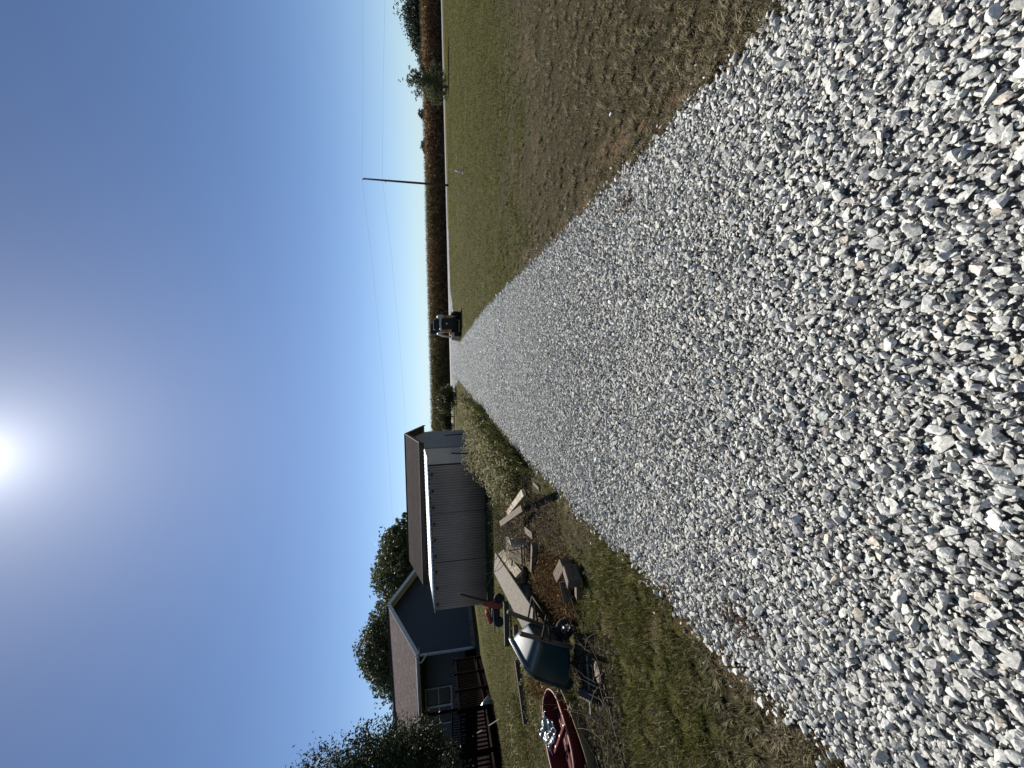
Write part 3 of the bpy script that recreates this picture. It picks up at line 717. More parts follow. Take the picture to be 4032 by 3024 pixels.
# near tree at the left edge, in front of the porch
b = PY(1765, 3250, 15.0); b.z = 0
lb = [lobe(1640, 3010, 14, b, 1.4, 1.4), lobe(1490, 3060, 14.4, b, 1.6, 1.4), lobe(1330, 3100, 14, b, 1.4, 1.4), lobe(1625, 2935, 13.6, b, .85, 1.0), lobe(1530, 2950, 14, b, .9, .9),
      lobe(1240, 3150, 15.2, b, 1.6, 1.4), lobe(1690, 2960, 13.8, b, .75, .8), lobe(1420, 2970, 14, b, .8, .8), lobe(1740, 3100, 14, b, 1.3, 1.2), lobe(1560, 3200, 15, b, 2.2, 2.6),
      lobe(1560, 3050, 17.5, b, 2.0, 2.0), lobe(1400, 3200, 18, b, 2.4, 2.4), lobe(1680, 3130, 17.5, b, 1.9, 1.4)]
tree('shade_tree', b, lb, 60000, .062, 'dark glossy leaved tree at the left edge in front of the porch', c1=(.013, .021, .008), c2=(.034, .045, .016), trunk_r=.16, clump=.42, hollow=.35, elong=.42)
# far trees over the corn
far = [(1630, 20, 150, 8, 6.2, 'tallest dark tree of the far row at the right edge beyond the corn'), (1634, 90, 150, 6, 5.6, 'dark far tree second from the right edge beyond the corn'), (1652, 140, 155, 6, 4.4, 'dark far tree in the middle of the row beyond the corn'),
       (1668, 190, 155, 6, 3.4, 'low dark far tree where the row beyond the corn thins'), (1682, 240, 150, 5, 2.6, 'lowest far tree of the row, just right of the young tree'),
       (1666, 452, 170, 2.0, 1.9, 'small far tree with forked top left of the young tree'), (1680, 425, 175, 1.6, 1.1, 'smallest far tree peeking over the corn left of the young tree'), (1672, 578, 190, 2.4, 1.9, 'round far tree above the corn midway between pole and young tree'),
       (1682, 702, 200, 2.8, 1.8, 'far tree above the corn just right of the utility pole'), (1709, 1672, 130, 1.2, 1.2, 'small round far tree showing beside the shed eave'),]
for px, py, Y_, rx, rz, lab in far:
    b = PY(1760, py, Y_); b.z = 0; p = PY(px, py, Y_)
    lb = [(p.x-b.x, 0, p.z-rz*.3, rx, rx, rz*1.2), (p.x-b.x-rx*.5, 0, p.z-rz*.5, rx*.6, rx*.6, rz), (p.x-b.x+rx*.5, 0, p.z-rz*.5, rx*.6, rx*.6, rz), (p.x-b.x, 0, (p.z-rz)*.55, rx*.8, rx*.8, rz)]
    tree('far_tree', b, lb, 9000 if rx > 4.5 else 2600, .40, lab, c1=(.03, .042, .032), c2=(.06, .075, .05), trunk_r=.3, clump=.55, group='trees in the distance beyond the corn', nl=6, hollow=.3)
# round shrub left of the driveway mouth
b = P(1795, 1570); Yb = b.y
lb = [(0, 0, .95, 1.3, 1.2, .95), (-.5, .2, 1.3, .9, .9, .7), (.55, -.1, .8, .8, .9, .75)]
tree('round_shrub', b, lb, 9000, .075, 'large round dark shrub left of the driveway mouth by the road', 'shrub', c1=(.04, .045, .02), c2=(.10, .10, .045), trunk_r=.05, clump=.5, hollow=.5, trunk_top=.8)
b = P(1788, 1640)
lb = [(0, 0, 1.1, 1.5, 1.0, .9), (-1.2, .2, .9, 1.0, .9, .8)]
tree('green_shrub', b, lb, 8000, .075, 'wide mid green bush between the round shrub and the shed', 'shrub', c1=(.05, .065, .02), c2=(.13, .135, .05), trunk_r=.05, clump=.5, hollow=.3, trunk_top=.8)
b = P(1852, 1570)
lb = [(0, 0, .36, .34, .34, .34)]
tree('seed_head_bush', b, lb, 1100, .022, 'small round bush of dark brown seed heads at the driveway edge', 'bush', c1=(.035, .022, .018), c2=(.09, .06, .045), trunk_r=.012, clump=.3, hollow=.75, trunk_top=.3)
b = P(1925, 1680)
lb = [(0, 0, .25, .35, .4, .25), (.2, -.25, .2, .25, .3, .2)]
tree('low_bush', b, lb, 1500, .028, 'low dark green leafy bush among the foxtails by the shed corner', 'bush', c1=(.03, .045, .022), c2=(.07, .085, .035), trunk_r=.012, clump=.3, hollow=.6, trunk_top=.2)

# ------------------------------------------------------------------ shed with lean-to
def wall_strip_corr(w, h, pitch=.10, amp=.030, dip=0):
    k = int(w/pitch)*6; xs = [w*i/k for i in range(k+1)]
    ring = lambda z: [(x, amp*math.sin(2*math.pi*x/pitch), z) for x in xs]
    return ring
YF = 14.3                                        # front wall of the lean-to
XR_ = PY(1790, 1826, YF).x; XL_ = PY(1820, 2390, YF).x
YM = 17.4; YB = 21.6
shed = empty('shed', ((XR_+XL_)/2, YM, 0)); tag(shed, 'grey metal shed with dark shingled roof and corrugated lean-to left of the driveway', 'shed')
ox, oy = shed.location.x, shed.location.y
def SL(x, y, z): return Vector((x-ox, y-oy, z))
HW = 2.06
mb = MB(); ring = wall_strip_corr(XR_-XL_, HW)
tf = lambda r, d: [(p[0]+XL_-ox, p[1]+YF-oy, p[2]-(.10 if p[2] > 1 else 0)*(1-p[0]/(XR_-XL_))*1.0) for p in r]
mb.loft([tf(ring(.02), 0), tf(ring(HW), 0)], closed=False, smooth=True)
mb.build('corrugated_wall', M['galv'], shed, solid=.004)
for k in (1, 2):                                   # overlap seams
    x = XL_+(XR_-XL_)*k/3
    MB().box(SL(x, YF-.016, HW/2-.06), (.02, .008, HW-.14)).build('wall_seam', M['black'], shed)
MB().prism([SL(XR_-.075, YF+.02, 0), SL(XR_-.075, YM-.02, 0), SL(XR_-.075, YM-.02, 2.35), SL(XR_-.075, YF+.02, HW+.0)], (.03, 0, 0)).build('end_panel', M['panel'], shed)
MB().box(SL(XR_-.005, YF+.01, 1.03), (.05, .05, 2.06)).build('corner_post', M['black'], shed)
# white lean-to roof, rising away from us (scalloped front edge)
rw = XR_-XL_+.14; mb = MB()
k = int(rw/.085)*4; a, b_ = [], []
for i in range(k+1):
    x = XL_-.05+rw*i/k; zz_ = .016*math.sin(2*math.pi*x/.17); d = -.10*(1-(x-XL_)/(XR_-XL_))
    a.append(SL(x, YF-.07, HW+.03+zz_+d)); b_.append(SL(x, YM-.06, 2.375+zz_+d*.6))
mb.loft([a, b_], closed=False); mb.build('lean_to_roof', M['white_metal'], shed, solid=.003)
# rafter tails
for i in range(9):
    x = XR_-.35-i*(XR_-XL_-.6)/8
    MB().box(SL(x, YF-.045, HW-.085-.10*(1-(x-XL_)/(XR_-XL_))), (.09, .05, .07)).build('rafter_tail', M['black'], shed)
XE = PY(1673, 2301, YM-.3).x; XRm = XR_+.30
HE = PY(1655, 1757, YM-.25).z; HR = PY(1598, 1703, (YM+YB)/2).z; YR = (YM+YB)/2
print('shed', XL_, XR_, XE, HE, HR)
# main body: gable walls left and right, front wall above the lean-to
def gable(x, t):
    mb = MB(); mb.prism([SL(x, YM, 0), SL(x, YB, 0), SL(x, YB, HE-.02), SL(x, YR, HR-.09), SL(x, YM, HE-.02)], (t, 0, 0)); return mb
gable(XR_-.05, .05).build('side_wall', M['siding_shed'], shed)
for i in range(19):                                  # vertical ribs on the side wall
    y = YM+.12+i*.23
    zt = HE-.1+(HR-HE)*(1-abs(y-YR)/(YR-YM))-.06
    MB().box(SL(XR_+.008, y, zt/2+.02), (.016, .03, zt-.05)).build('wall_rib', M['siding_shed'], shed)
gable(XE+.35, .05).build('side_wall', M['siding_shed'], shed)
MB().box(SL((XE+.35+XR_)/2, YM+.03, HE/2-.02), (XR_-XE-.48, .05, HE-.06)).build('front_wall', M['black'], shed)  # black instead of siding: shade under the eave put into the colour
MB().box(SL((XE+.35+XR_)/2, YB-.03, HE/2-.02), (XR_-XE-.48, .05, HE-.06)).build('back_wall', M['siding_shed'], shed)
sl_len = math.hypot(YR-YM+.3, HR-HE); ang = math.atan2(HR-HE, YR-YM+.3)
cx = (XE+XRm)/2; W = XRm-XE
for sgn in (1, -1):
    cy = YR-sgn*(YR-YM+.3)/2; o = MB().box((0, 0, 0), (W, sl_len, .05)).build('roof_slope', M['shingle_dark'], shed, loc=SL(cx, cy, (HR+HE)/2+.03), rot=(sgn*ang, 0, 0))
    MB().box((0, 0, 0), (.03, sl_len, .14)).build('rake_board', M['wood_dark'], shed, loc=SL(XRm+.017, cy, (HR+HE)/2), rot=(sgn*ang, 0, 0))
for i in range(1, 17):                                # standing course lines of the roof
    t = i/17; y = YM-.3+(YR-YM+.3)*t; z = HE+(HR-HE)*t+.03
    MB().box(SL(cx, y, z+.03), (W-.004, .012, .014), Euler((ang, 0, 0))).build('shingle_course', M['shingle_dark'], shed)
MB().box(SL(cx, YM-.33, HE-.07), (W, .05, .17)).build('fascia', M['black'], shed)
MB().box(SL(cx, YR, HR+.065), (W+.02, .16, .03)).build('ridge_cap', M['shingle_dark'], shed)

# steel fence posts (studded)
def tpost(px0, py0, px1, py1, Y, lab):
    a = PY(px1, py1, Y); b_ = PY(px0, py0, Y+.05); a.z = -.02
    root = empty('fence_post', (a.x, a.y, 0)); tag(root, lab, 'fence post')
    d = b_-Vector((a.x, a.y, 0)); L = d.length; q = d.normalized()
    MB().tube([Vector((0, 0, -.1)), d], .021, 6).build('post', M['rust'], root)
    mb = MB(); mb.tube([q*.05+Vector((-.012, -.016, 0)), d+Vector((-.012, -.016, 0))], .009, 4)
    for i in range(int(L/.055)):
        p = q*(.1+i*.055)
        if p.length < L: mb.box(p+Vector((-.02, -.022, 0)), (.02, .016, .02))
    mb.build('studs', M['rust'], root)
tpost(1777, 1784, 1912, 1789, 12.2, 'studded steel fence post in front of the pale end panel of the shed')
tpost(1750, 1714, 1850, 1706, 16.5, 'studded steel fence post farthest away, by the blue grey shed siding')
tpost(1809, 2337, 1990, 2381, 11.0, 'leaning thin steel fence post in front of the left end of the corrugated wall')

# ------------------------------------------------------------------ house
TH = R(11)
A0 = PY(1875, 2547, 20.7); A0.z = 0
house = empty('house', A0); house.rotation_euler = (0, 0, -TH)       # local +x: back right... local frame: u along front to the left, v to the back
tag(house, 'dark blue sided house with shingled gable roof, white trim and shaded porch', 'house')
HEh, Lg, FL = 3.3, 6.5, 16.0
HRh = PY(1533, 2355, 23.9).z
print('house', A0, HRh)
# local axes: -X = along the front to the left, +Y = back.
def lap(mb, x0f, x1f, y, z0, z1, flip=1, horizontal='x', p=.115):
    z = z0
    while z < z1-1e-4:
        zt = min(z+p, z1); a0, a1 = x0f(z), x1f(z); b0, b1 = x0f(zt), x1f(zt)
        if horizontal == 'x': q = [(a0, y-.018, z), (a1, y-.018, z), (b1, y-.004, zt), (b0, y-.004, zt)]; e = [(a0, y, z), (a1, y, z), (a1, y-.018, z), (a0, y-.018, z)]
        else: q = [(y+.018*flip, a0, z), (y+.018*flip, a1, z), (y+.004*flip, b1, zt), (y+.004*flip, b0, zt)]; e = [(y, a0, z), (y, a1, z), (y+.018*flip, a1, z), (y+.018*flip, a0, z)]
        mb.poly(q); mb.poly(e); z = zt
    return mb
# gable wall: plane x=0, y 0..Lg
hy = lambda z: 0 if z <= HEh else (z-HEh)/(HRh-HEh)*Lg/2
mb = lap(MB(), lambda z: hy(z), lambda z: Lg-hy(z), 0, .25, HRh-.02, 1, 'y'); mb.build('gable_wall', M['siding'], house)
MB().box((-.05, Lg/2, .13), (.08, Lg-.04, .26)).build('foundation', M['stoneblock'], house)
# front wall: recessed porch, plane y=1.9
PD = 1.7
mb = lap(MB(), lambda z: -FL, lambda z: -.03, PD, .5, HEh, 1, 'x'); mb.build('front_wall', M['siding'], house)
MB().box((-FL/2, Lg, HEh/2), (FL, .1, HEh)).build('back_wall', M['siding'], house)
MB().box((-FL, Lg/2, HEh/2), (.1, Lg-.2, HEh)).build('end_wall', M['siding'], house)
MB().box((-.06, PD/2, HEh/2), (.04, PD-.04, HEh-.3)).build('porch_return', M['siding'], house)
# roof
ovh = .45; rl = math.hypot(Lg/2+ovh, (HRh-HEh)*(1+ovh/(Lg/2))); ra = math.atan2(HRh-HEh, Lg/2)
zc = lambda yy: HEh+(HRh-HEh)*(1-abs(yy-Lg/2)/(Lg/2))
for sgn in (1, -1):
    yc = Lg/2-sgn*(Lg/2+ovh)/2
    MB().box((0, 0, 0), (FL+.9, rl, .06)).build('roof', M['shingle'], house, loc=(-FL/2+.1, yc, zc(yc)+.10), rot=(sgn*ra, 0, 0))
    MB().box((0, 0, 0), (.045, rl, .20)).build('rake_trim', M['white_trim'], house, loc=(.575, yc, zc(yc)+.03), rot=(sgn*ra, 0, 0))
    MB().box((0, 0, 0), (.50, rl-.1, .02)).build('soffit', M['white_trim'], house, loc=(.29, yc, zc(yc)-.045), rot=(sgn*ra, 0, 0))
MB().box((-FL/2+.1, Lg/2, HRh+.155), (FL+.9, .22, .03)).build('ridge_cap', M['shingle'], house)
# cross gable ridge on the left part
mb = MB(); mb.prism([(-7.6, Lg/2-.15, HRh+.10), (-14.0, Lg/2-.15, HRh+.10), (-13.0, Lg/2+.9, HRh+.32), (-8.6, Lg/2+.9, HRh+.32)], (0, 0.02, .12)); mb.build('rear_roof', M['shingle'], house)
# eave: fascia and gutter
ye = -ovh; ze = zc(0)-(HRh-HEh)/(Lg/2)*ovh
MB().box((-FL/2+.1, ye-.02, ze+.05), (FL+.9, .03, .19)).build('fascia', M['white_trim'], house)
mb = MB(); mb.tube([(.55, ye-.10, ze+.07), (-FL-.3, ye-.10, ze+.07)], .062, 8); mb.build('gutter', M['white_trim'], house)
MB().box((-FL/2+.1, -.2, ze-.02), (FL+.8, .46, .02)).build('porch_soffit', M['white_trim'], house)
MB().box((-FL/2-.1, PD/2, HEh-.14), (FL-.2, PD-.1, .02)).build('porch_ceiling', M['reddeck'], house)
MB().box((-FL/2, -.02, HEh-.24), (FL-.1, .14, .22)).build('porch_beam', M['black'], house)
mb = MB(); mb.tube([(.12, ye-.10, ze+.02), (.12, ye-.10, ze-.14), (.10, -.08, ze-.42), (.08, -.06, ze-.6), (.08, -.06, .28), (.16, -.18, .12)], .042, 8); mb.build('downspout', M['white_trim'], house)
MB().box((.0, -.012, HEh/2+.1), (.10, .10, HEh-.3)).build('corner_board', M['white_trim'], house)
# porch windows: three sashes in one white frame
def hpt(px, py, yl):     # local x,z of a pixel on the front plane y=yl
    d = ray(px, py); inv = house_inv
    o = inv@Vector((0, 0, CAM_H)); dd = inv.to_3x3()@d; t = (yl-o.y)/dd.y; return o+dd*t
house_inv = (Matrix.Translation(A0)@Matrix.Rotation(-TH, 4, 'Z')).inverted()
w0 = hpt(1672, 2712, PD); w1 = hpt(1780, 2712, PD); w2 = hpt(1672, 2860, PD)
print('win', w0, w1, w2)
wx1, wx0, wz1, wz0 = w0.x, w2.x, w0.z, w1.z
for k in range(2):
    xa = wx1+(wx0-wx1)*k/2; xb = wx1+(wx0-wx1)*(k+1)/2; xm = (xa+xb)/2; ww = abs(xb-xa)
    wf = empty('window', (xm, PD-.03, (wz0+wz1)/2)); wf.parent = house
    h_ = wz1-wz0; mb = MB()
    mb.box((-ww/2+.04, 0, 0), (.08, .06, h_)); mb.box((ww/2-.04, 0, 0), (.08, .06, h_)); mb.box((0, 0, h_/2-.04), (ww-.165, .06, .08)); mb.box((0, 0, -h_/2+.04), (ww-.165, .06, .08)); mb.box((0, .005, 0), (ww-.165, .04, .04))
    mb.build('frame', M['white_trim'], wf); MB().box((0, .018, 0), (ww-.17, .012, h_-.17)).build('pane', M['glass'], wf)
# deck and railing
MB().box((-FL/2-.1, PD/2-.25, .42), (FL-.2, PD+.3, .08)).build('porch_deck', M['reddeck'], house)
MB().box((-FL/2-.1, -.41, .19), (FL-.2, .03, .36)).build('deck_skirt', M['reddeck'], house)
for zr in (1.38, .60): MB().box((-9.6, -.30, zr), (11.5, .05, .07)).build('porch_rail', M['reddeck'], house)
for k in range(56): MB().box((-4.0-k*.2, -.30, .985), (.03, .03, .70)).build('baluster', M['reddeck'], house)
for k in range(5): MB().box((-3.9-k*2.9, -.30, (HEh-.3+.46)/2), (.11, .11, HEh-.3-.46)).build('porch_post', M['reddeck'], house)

# dry corn stalks and grass standing against the porch corner
p = A0+Matrix.Rotation(-TH, 3, 'Z')@Vector((-1.3, -1.0, 0))
k = 130; X = p.x+rng.normal(0, .5, k); Y = p.y+rng.normal(0, .2, k)
v, f, c = weed_blades(X, Y, rng.uniform(1.2, 2.1, k), .012, (.30, .24, .12), (.45, .36, .18)); 
o = np_mesh('ornamental_grass', v, f, M['straw'], c); tag(o, 'tall straw coloured ornamental grass arching at the shaded porch corner', 'ornamental grass')

# ------------------------------------------------------------------ utility pole and wires
pb = P(1767, 730); pt = PY(1430, 704, pb.y+.1)
pole = empty('utility_pole', pb); tag(pole, 'dark wooden utility pole leaning slightly on the right beside the road', 'utility pole')
d = pt-pb
MB().tube([Vector((0, 0, -.3)), d*.5, d], [.125, .11, .092], 12).build('post', M['wood_dark'], pole)
mb = MB(); mb.tube([d+Vector((-.10, 0, -.05)), d+Vector((-.10, 0, .12))], .02, 6); mb.tube([d+Vector((-.10, 0, .10)), d+Vector((-.10, 0, .17)), d+Vector((-.10, 0, .24))], [.05, .07, .03], 8); mb.build('insulator', M['galv_metal'], pole)
MB().tube([d*.745+Vector((-.12, -.1, 0)), d*.745+Vector((-.28, -.1, 0))], .03, 6).build('bracket', M['rust'], pole)
def wire(pts, lab, r=.005):
    mb = MB(); P_ = [Vector(p) for p in pts]; out = []
    for i in range(len(P_)-1):
        for t in np.linspace(0, 1, 14, endpoint=False): out.append(P_[i].lerp(P_[i+1], t)+Vector((0, 0, -1)*1)*0)
    out.append(P_[-1]); mb.tube(out, r, 5); o = mb.build('power_wire', M['black']); tag(o, lab, 'wire', 'wires carried by the utility pole'); return o
def sagline(pix, Ys):
    return [PY(a, b, y) for (a, b), y in zip(pix, Ys)]
wire(sagline([(1424, -400), (1428, 0), (1430, 350), (1425, 708), (1462, 1000), (1497, 1350), (1525, 1700), (1546, 2060), (1556, 2300)], [45, 44, 43.5, pb.y, 44.5, 46, 47.5, 49, 50]), 'upper power wire running from the top of the utility pole')
wire(sagline([(1522, -400), (1516, 0), (1508, 350), (1506, 717), (1541, 1000), (1573, 1350), (1600, 1700), (1618, 2060), (1626, 2300)], [45, 44, 43.5, pb.y-.12, 44.5, 46, 47.5, 49, 50]), 'lower power wire running below the top of the utility pole')

# ------------------------------------------------------------------ traffic cone and scraps on the lawn
b = P(1824, 674); cone = empty('traffic_cone', b, .3); tag(cone, 'sun bleached traffic cone standing on the green lawn', 'traffic cone')
MB().box((0, 0, .02), (.24, .24, .035)).build('base', M['cone'], cone, bevel=.005)
MB().tube([(0, 0, .037), (0, 0, .46)], [.11, .025], 16).build('body', M['cone'], cone)
for px, py, sz, lab in ((1818, 764, (.02, .10, .18), 'small white flat scrap on the lawn left of the cone'), (1807, 842, (.02, .14, .10), 'small white scrap on the lawn nearest the mower side'), (1801, 621, (.02, .3, .03), 'thin pale stick on the lawn right of the cone'),
                        (2421, 452, (.05, .025, .018), 'white stone chip lying in the bare soil patch')):
    p = P(px, py); MBo = MB().box((0, 0, 0), (sz[1], .03, sz[2]), Euler((.2, .1, .3))).build('scrap', M['white_scrap'], loc=(p.x, p.y, sz[2]/2+.03), bevel=.004); tag(MBo, lab, 'scrap')

# ------------------------------------------------------------------ track loader seen from behind
lb_ = P(1813, 1284); ld = empty('track_loader', lb_, R(4)); tag(ld, 'small black and yellow track loader parked on the lawn, seen from behind', 'track loader')
for s in (-1, 1):
    mb = MB(); prof = []
    for (y, z) in ((-.95, .22), (-.75, .03), (.75, .03), (.95, .2), (.95, .42), (.6, .68), (-.55, .68), (-.95, .5)): prof.append((s*.72-.16, y, z))
    mb.prism(prof, (.32, 0, 0)); t = mb.build('track', M['rubber'], ld, bevel=.03)
    mb = MB()
    for i in range(7): mb.box((s*.72, -.965-.0*i, .12+i*.085), (.31, .05, .035))
    mb.build('track_lug', M['rubber'], t)
MB().box((0, .1, .52), (1.04, 1.5, .5)).build('chassis', M['black'], ld, bevel=.02)
for s in (-1, 1):
    MB().box((s*.50, -.82, .98), (.22, .30, .62), taper=.92).build('rear_panel', M['yellow'], ld, bevel=.03)
    MB().box((s*.50, -.985, 1.05), (.10, .02, .12)).build('taillight', M['taillight'], ld)
    mb = MB(); mb.tube([(s*.58, -.85, 1.25), (s*.60, -.75, 1.55), (s*.60, -.3, 1.62), (s*.62, .7, 1.2), (s*.62, 1.15, .6)], [.07, .09, .09, .08, .08], 8); mb.build('lift_arm', M['silver'], ld)
dr = MB().box((0, -.90, .92), (.78, .12, .76)).build('rear_door', M['black'], ld, bevel=.03)
MB().tube([(0, -.965, 1.0), (0, -.99, 1.0)], .065, 16).build('emblem', M['silver'], dr)
mb = MB(); mb.tube([(-.44, -.9, 1.34), (-.40, -.9, 1.42), (0, -.92, 1.46), (.40, -.9, 1.42), (.44, -.9, 1.34)], .085, 10); mb.build('hood', M['silver'], ld)
MB().box((0, -.2, 1.35), (.82, 1.1, .25)).build('engine_cover', M['black'], ld, bevel=.03)
MB().box((0, -.45, 1.68), (.76, .30, .42)).build('seat_back', M['black'], ld, bevel=.06)
MB().box((0, -.45, 1.915), (.66, .26, .035)).build('headrest_bar', M['silver'], ld, bevel=.01)
cb = MB().box((-.18, .35, 1.78), (.74, .7, .62)).build('cab', M['black'], ld, bevel=.03)
MB().box((-.18, .35, 2.11), (.80, .8, .05)).build('cab_roof', M['black'], cb, bevel=.015)
MB().tube([(.06, .2, 2.1), (.07, .2, 2.26)], .012, 5).build('antenna', M['black'], ld)
MB().prism([(-.86, 1.1, .05), (-.86, 1.6, .05), (-.86, 1.65, .12), (-.86, 1.2, .6), (-.86, 1.1, .6)], (1.72, 0, 0)).build('bucket', M['rust'], ld)

# ------------------------------------------------------------------ timber and junk
def plank(name, c, L, w, t, rot, mat, lab, cat='board', group=None, bevel=.004):
    o = MB().box((0, 0, 0), (L, w, t)).build(name, M[mat], loc=c, rot=rot, bevel=bevel); tag(o, lab, cat, group); return o
def plank2(name, a, b_, w, t, mat, lab, cat='board', twist=0.0, group=None, bevel=.004):
    a = Vector(a); b_ = Vector(b_); x = (b_-a).normalized(); up = Vector((0, 0, 1)); y = up.cross(x)
    if y.length < .05: y = Vector((0, 1, 0))
    y.normalize(); z = x.cross(y); m = Matrix((x, y, z)).transposed()@Matrix.Rotation(twist, 3, 'X')
    return plank(name, (a+b_)/2, (b_-a).length, w, t, m, mat, lab, cat, group, bevel)
# long wide board on blocks
f0 = P(1947, 2215, .34); n0 = P(2093, 2475, .36)
f0 = P(1950, 2215, .33); n0 = P(2100, 2470, .38)
plank2('wide_board', f0, n0, .46, .035, 'wood', 'long wide weathered grey board lying across stones beside the wheelbarrow', twist=R(-8))
# dark props below it
for (px, py, s_, lab) in ((2075, 2280, .2, 'dark brown broken stone under the near part of the wide board'), (2090, 2330, .16, 'jagged brown stone lying nearest below the wide board'), (2050, 2320, .2, 'rounded dark stone supporting the wide grey board')):
    p = P(px, py); v, f = T_hi; 
    o = np_mesh('broken_stone', v[random.randrange(30)]*np.array([s_, s_*.8, s_*.65]), f, M['stoneblock']); o.location = (p.x, p.y, s_*.5); o.rotation_euler = (random.random(), random.random(), random.random()*3); tag(o, lab, 'stone')
# pale painted board with dark edge
plank2('painted_board', P(1975, 2175, .26), P(2045, 2265, .20), .16, .05, 'wood_pale', 'cream painted narrow board lying next to the wide grey board', twist=R(-50))
# broken chipboard box
bx0 = P(2082, 2170); bx = empty('broken_box', bx0, R(8)); tag(bx, 'broken chipboard box with peeling cream paint by the vine heap', 'wooden box')
MB().box((0, .12, .24), (.44, .03, .52), Euler((R(-60), 0, 0))).build('panel', M['chip'], bx, bevel=.003)
MB().box((.21, -.06, .20), (.03, .30, .34), Euler((R(-4), 0, 0))).build('side_panel', M['wood_pale'], bx, bevel=.003)
MB().box((-.02, -.03, .13), (.40, .06, .07)).build('rail', M['wood_brown'], bx, bevel=.004)
MB().box((-.16, .0, .36), (.10, .16, .03), Euler((R(10), R(8), 0))).build('shelf', M['wood'], bx, bevel=.003)
plank2('post_offcut', P(2105, 2145, .14), P(2100, 2250, .10), .10, .10, 'wood_brown', 'square brown post offcut lying in front of the broken box', 'timber offcut', bevel=.006)
plank2('post_offcut', P(2070, 2085, .10), P(2100, 2110, .05), .12, .05, 'wood_brown', 'short brown board end tilted against the far side of the broken box', 'timber offcut')
# crossed boards
plank2('crossed_board', P(2000, 2020, .18), P(2062, 1938, .42), .10, .045, 'wood_pale', 'pale split board, upper one of the crossed pair below the corrugated wall', twist=R(15))
plank2('crossed_board', P(1972, 2062, .40), P(2058, 2000, .26), .11, .045, 'wood_brown', 'brown board, lower one of the crossed pair below the corrugated wall', twist=R(10))
plank2('thin_lath', P(2005, 1940, .45), P(2030, 1998, .15), .03, .02, 'wood', 'thin grey lath poking up through the crossed boards')
plank2('brown_stick', P(2102, 1903, .05), P(2125, 1926, .02), .06, .03, 'wood_brown', 'short brown board piece in the dead stems at the gravel edge')
# cut stone or timber blocks in the grass
def block(pa, pb, w, h, lab, za=.07, zb=.07, tw=0, mat='wood_brown'):
    return plank2('timber_block', P(pa[0], pa[1], za), P(pb[0], pb[1], zb), w, h, mat, lab, 'timber block', tw, 'square timber blocks in the grass', .008)
block((2200, 2272), (2228, 2215), .13, .12, 'weathered square timber block, farthest of the group in the grass', .10, .12, .2)
block((2242, 2236), (2262, 2300), .16, .16, 'largest square timber block with dark near face, nearest the gravel', .12, .12, .1)
block((2222, 2288), (2240, 2370), .12, .12, 'square timber block lying closest to the wheelbarrow', .10, .08, .4)
block((2278, 2308), (2280, 2355), .10, .08, 'smallest flat timber block half buried in vines', .04, .04, .1)
# garden bed edging beams near the red toy
plank2('edging_beam', P(1992, 2372, .10), P(1996, 2540, .10), .12, .12, 'wood_dark', 'dark landscape timber lying behind the wide board, nearest the red toy', 'landscape timber')
plank2('edging_beam', P(2030, 2465, .12), P(2034, 2556, .10), .08, .10, 'wood_brown', 'tan landscape timber just behind the handles of the wheelbarrow', 'landscape timber')
plank2('edging_beam', P(2035, 2600, .06), P(2070, 2850, .06), .10, .10, 'wood_dark', 'half rotten landscape timber behind the tray of the wheelbarrow', 'landscape timber')
p = P(2025, 2790); 
plank2('white_pipe', P(2312, 2585, .04), P(2328, 2820, .04), .022, .022, 'pvc', 'long straight pale pipe lying on the ground before the wheelbarrow', 'pipe')
plank2('dark_offcut', P(2290, 2725, .06), P(2340, 2750, .06), .09, .07, 'wood_dark', 'short dark timber offcut lying across the pale pipe', 'timber offcut')
# hoe
h0 = P(2378, 2690, .03); h1 = P(2468, 3040, .05); hoe = empty('shovel', h0); tag(hoe, 'old shovel with dark handle and round grey blade lying in the grass', 'shovel')
MB().tube([Vector((0, 0, 0)), (h1-h0)*.5+Vector((0, 0, .01)), h1-h0], .013, 8).build('handle', M['wood_dark'], hoe)
dd = (h0-h1).normalized(); sx = Vector((0, 0, 1)).cross(dd); rings = []
for t, w_ in ((0, .02), (.03, .07), (.09, .085), (.15, .07), (.19, .02)):
    rings.append([dd*t+sx*w_*k+Vector((0, 0, .012+.03*abs(k)**2)) for k in (-1, -.5, 0, .5, 1)])
MB().loft(rings, closed=False).build('blade', M['stoneblock'], hoe, solid=.004)

# ------------------------------------------------------------------ wheelbarrow, tipped up on its nose
wb0 = P(2292, 2590)
wb = empty('wheelbarrow', (0, 0, 0)); tag(wb, 'dark green wheelbarrow tipped up on its nose with handles in the air', 'wheelbarrow')
def rrect(cx, hx, hy, r, z, n=7, xshift=0):
    pts = []
    for (sx_, sy_, a0) in ((1, 1, 0), (-1, 1, 90), (-1, -1, 180), (1, -1, 270)):
        for i in range(n):
            a = R(a0+90*i/(n-1)); pts.append((cx+sx_*(hx-r)+r*math.cos(a), sy_*(hy-r)+r*math.sin(a), z))
    return pts
def ztop(x): return float(np.interp(x, [-.56, -.22, .0, .16], [.32, .42, .40, .33]))
rings = []
def tray_ring(t, out=0):
    e = t**.8; x0 = -.525-.035*e-out; x1 = .02+.13*e+out; hy_ = .17+.14*e+out; r_ = .10+.03*e
    return [(p[0], p[1], .02+(ztop(p[0])-.02)*t) for p in rrect((x0+x1)/2, (x1-x0)/2, hy_, r_, 0)]
for t in (0, .03, .09, .2, .4, .6, .8, .93, 1.0): rings.append(tray_ring(t))
lip = tray_ring(1.0, .022); lip2 = [(p[0], p[1], p[2]-.015) for p in tray_ring(1.0, .028)]
MB().loft(rings+[lip, lip2], cap0=True).build('tray', M['green_paint'], wb, solid=.004)
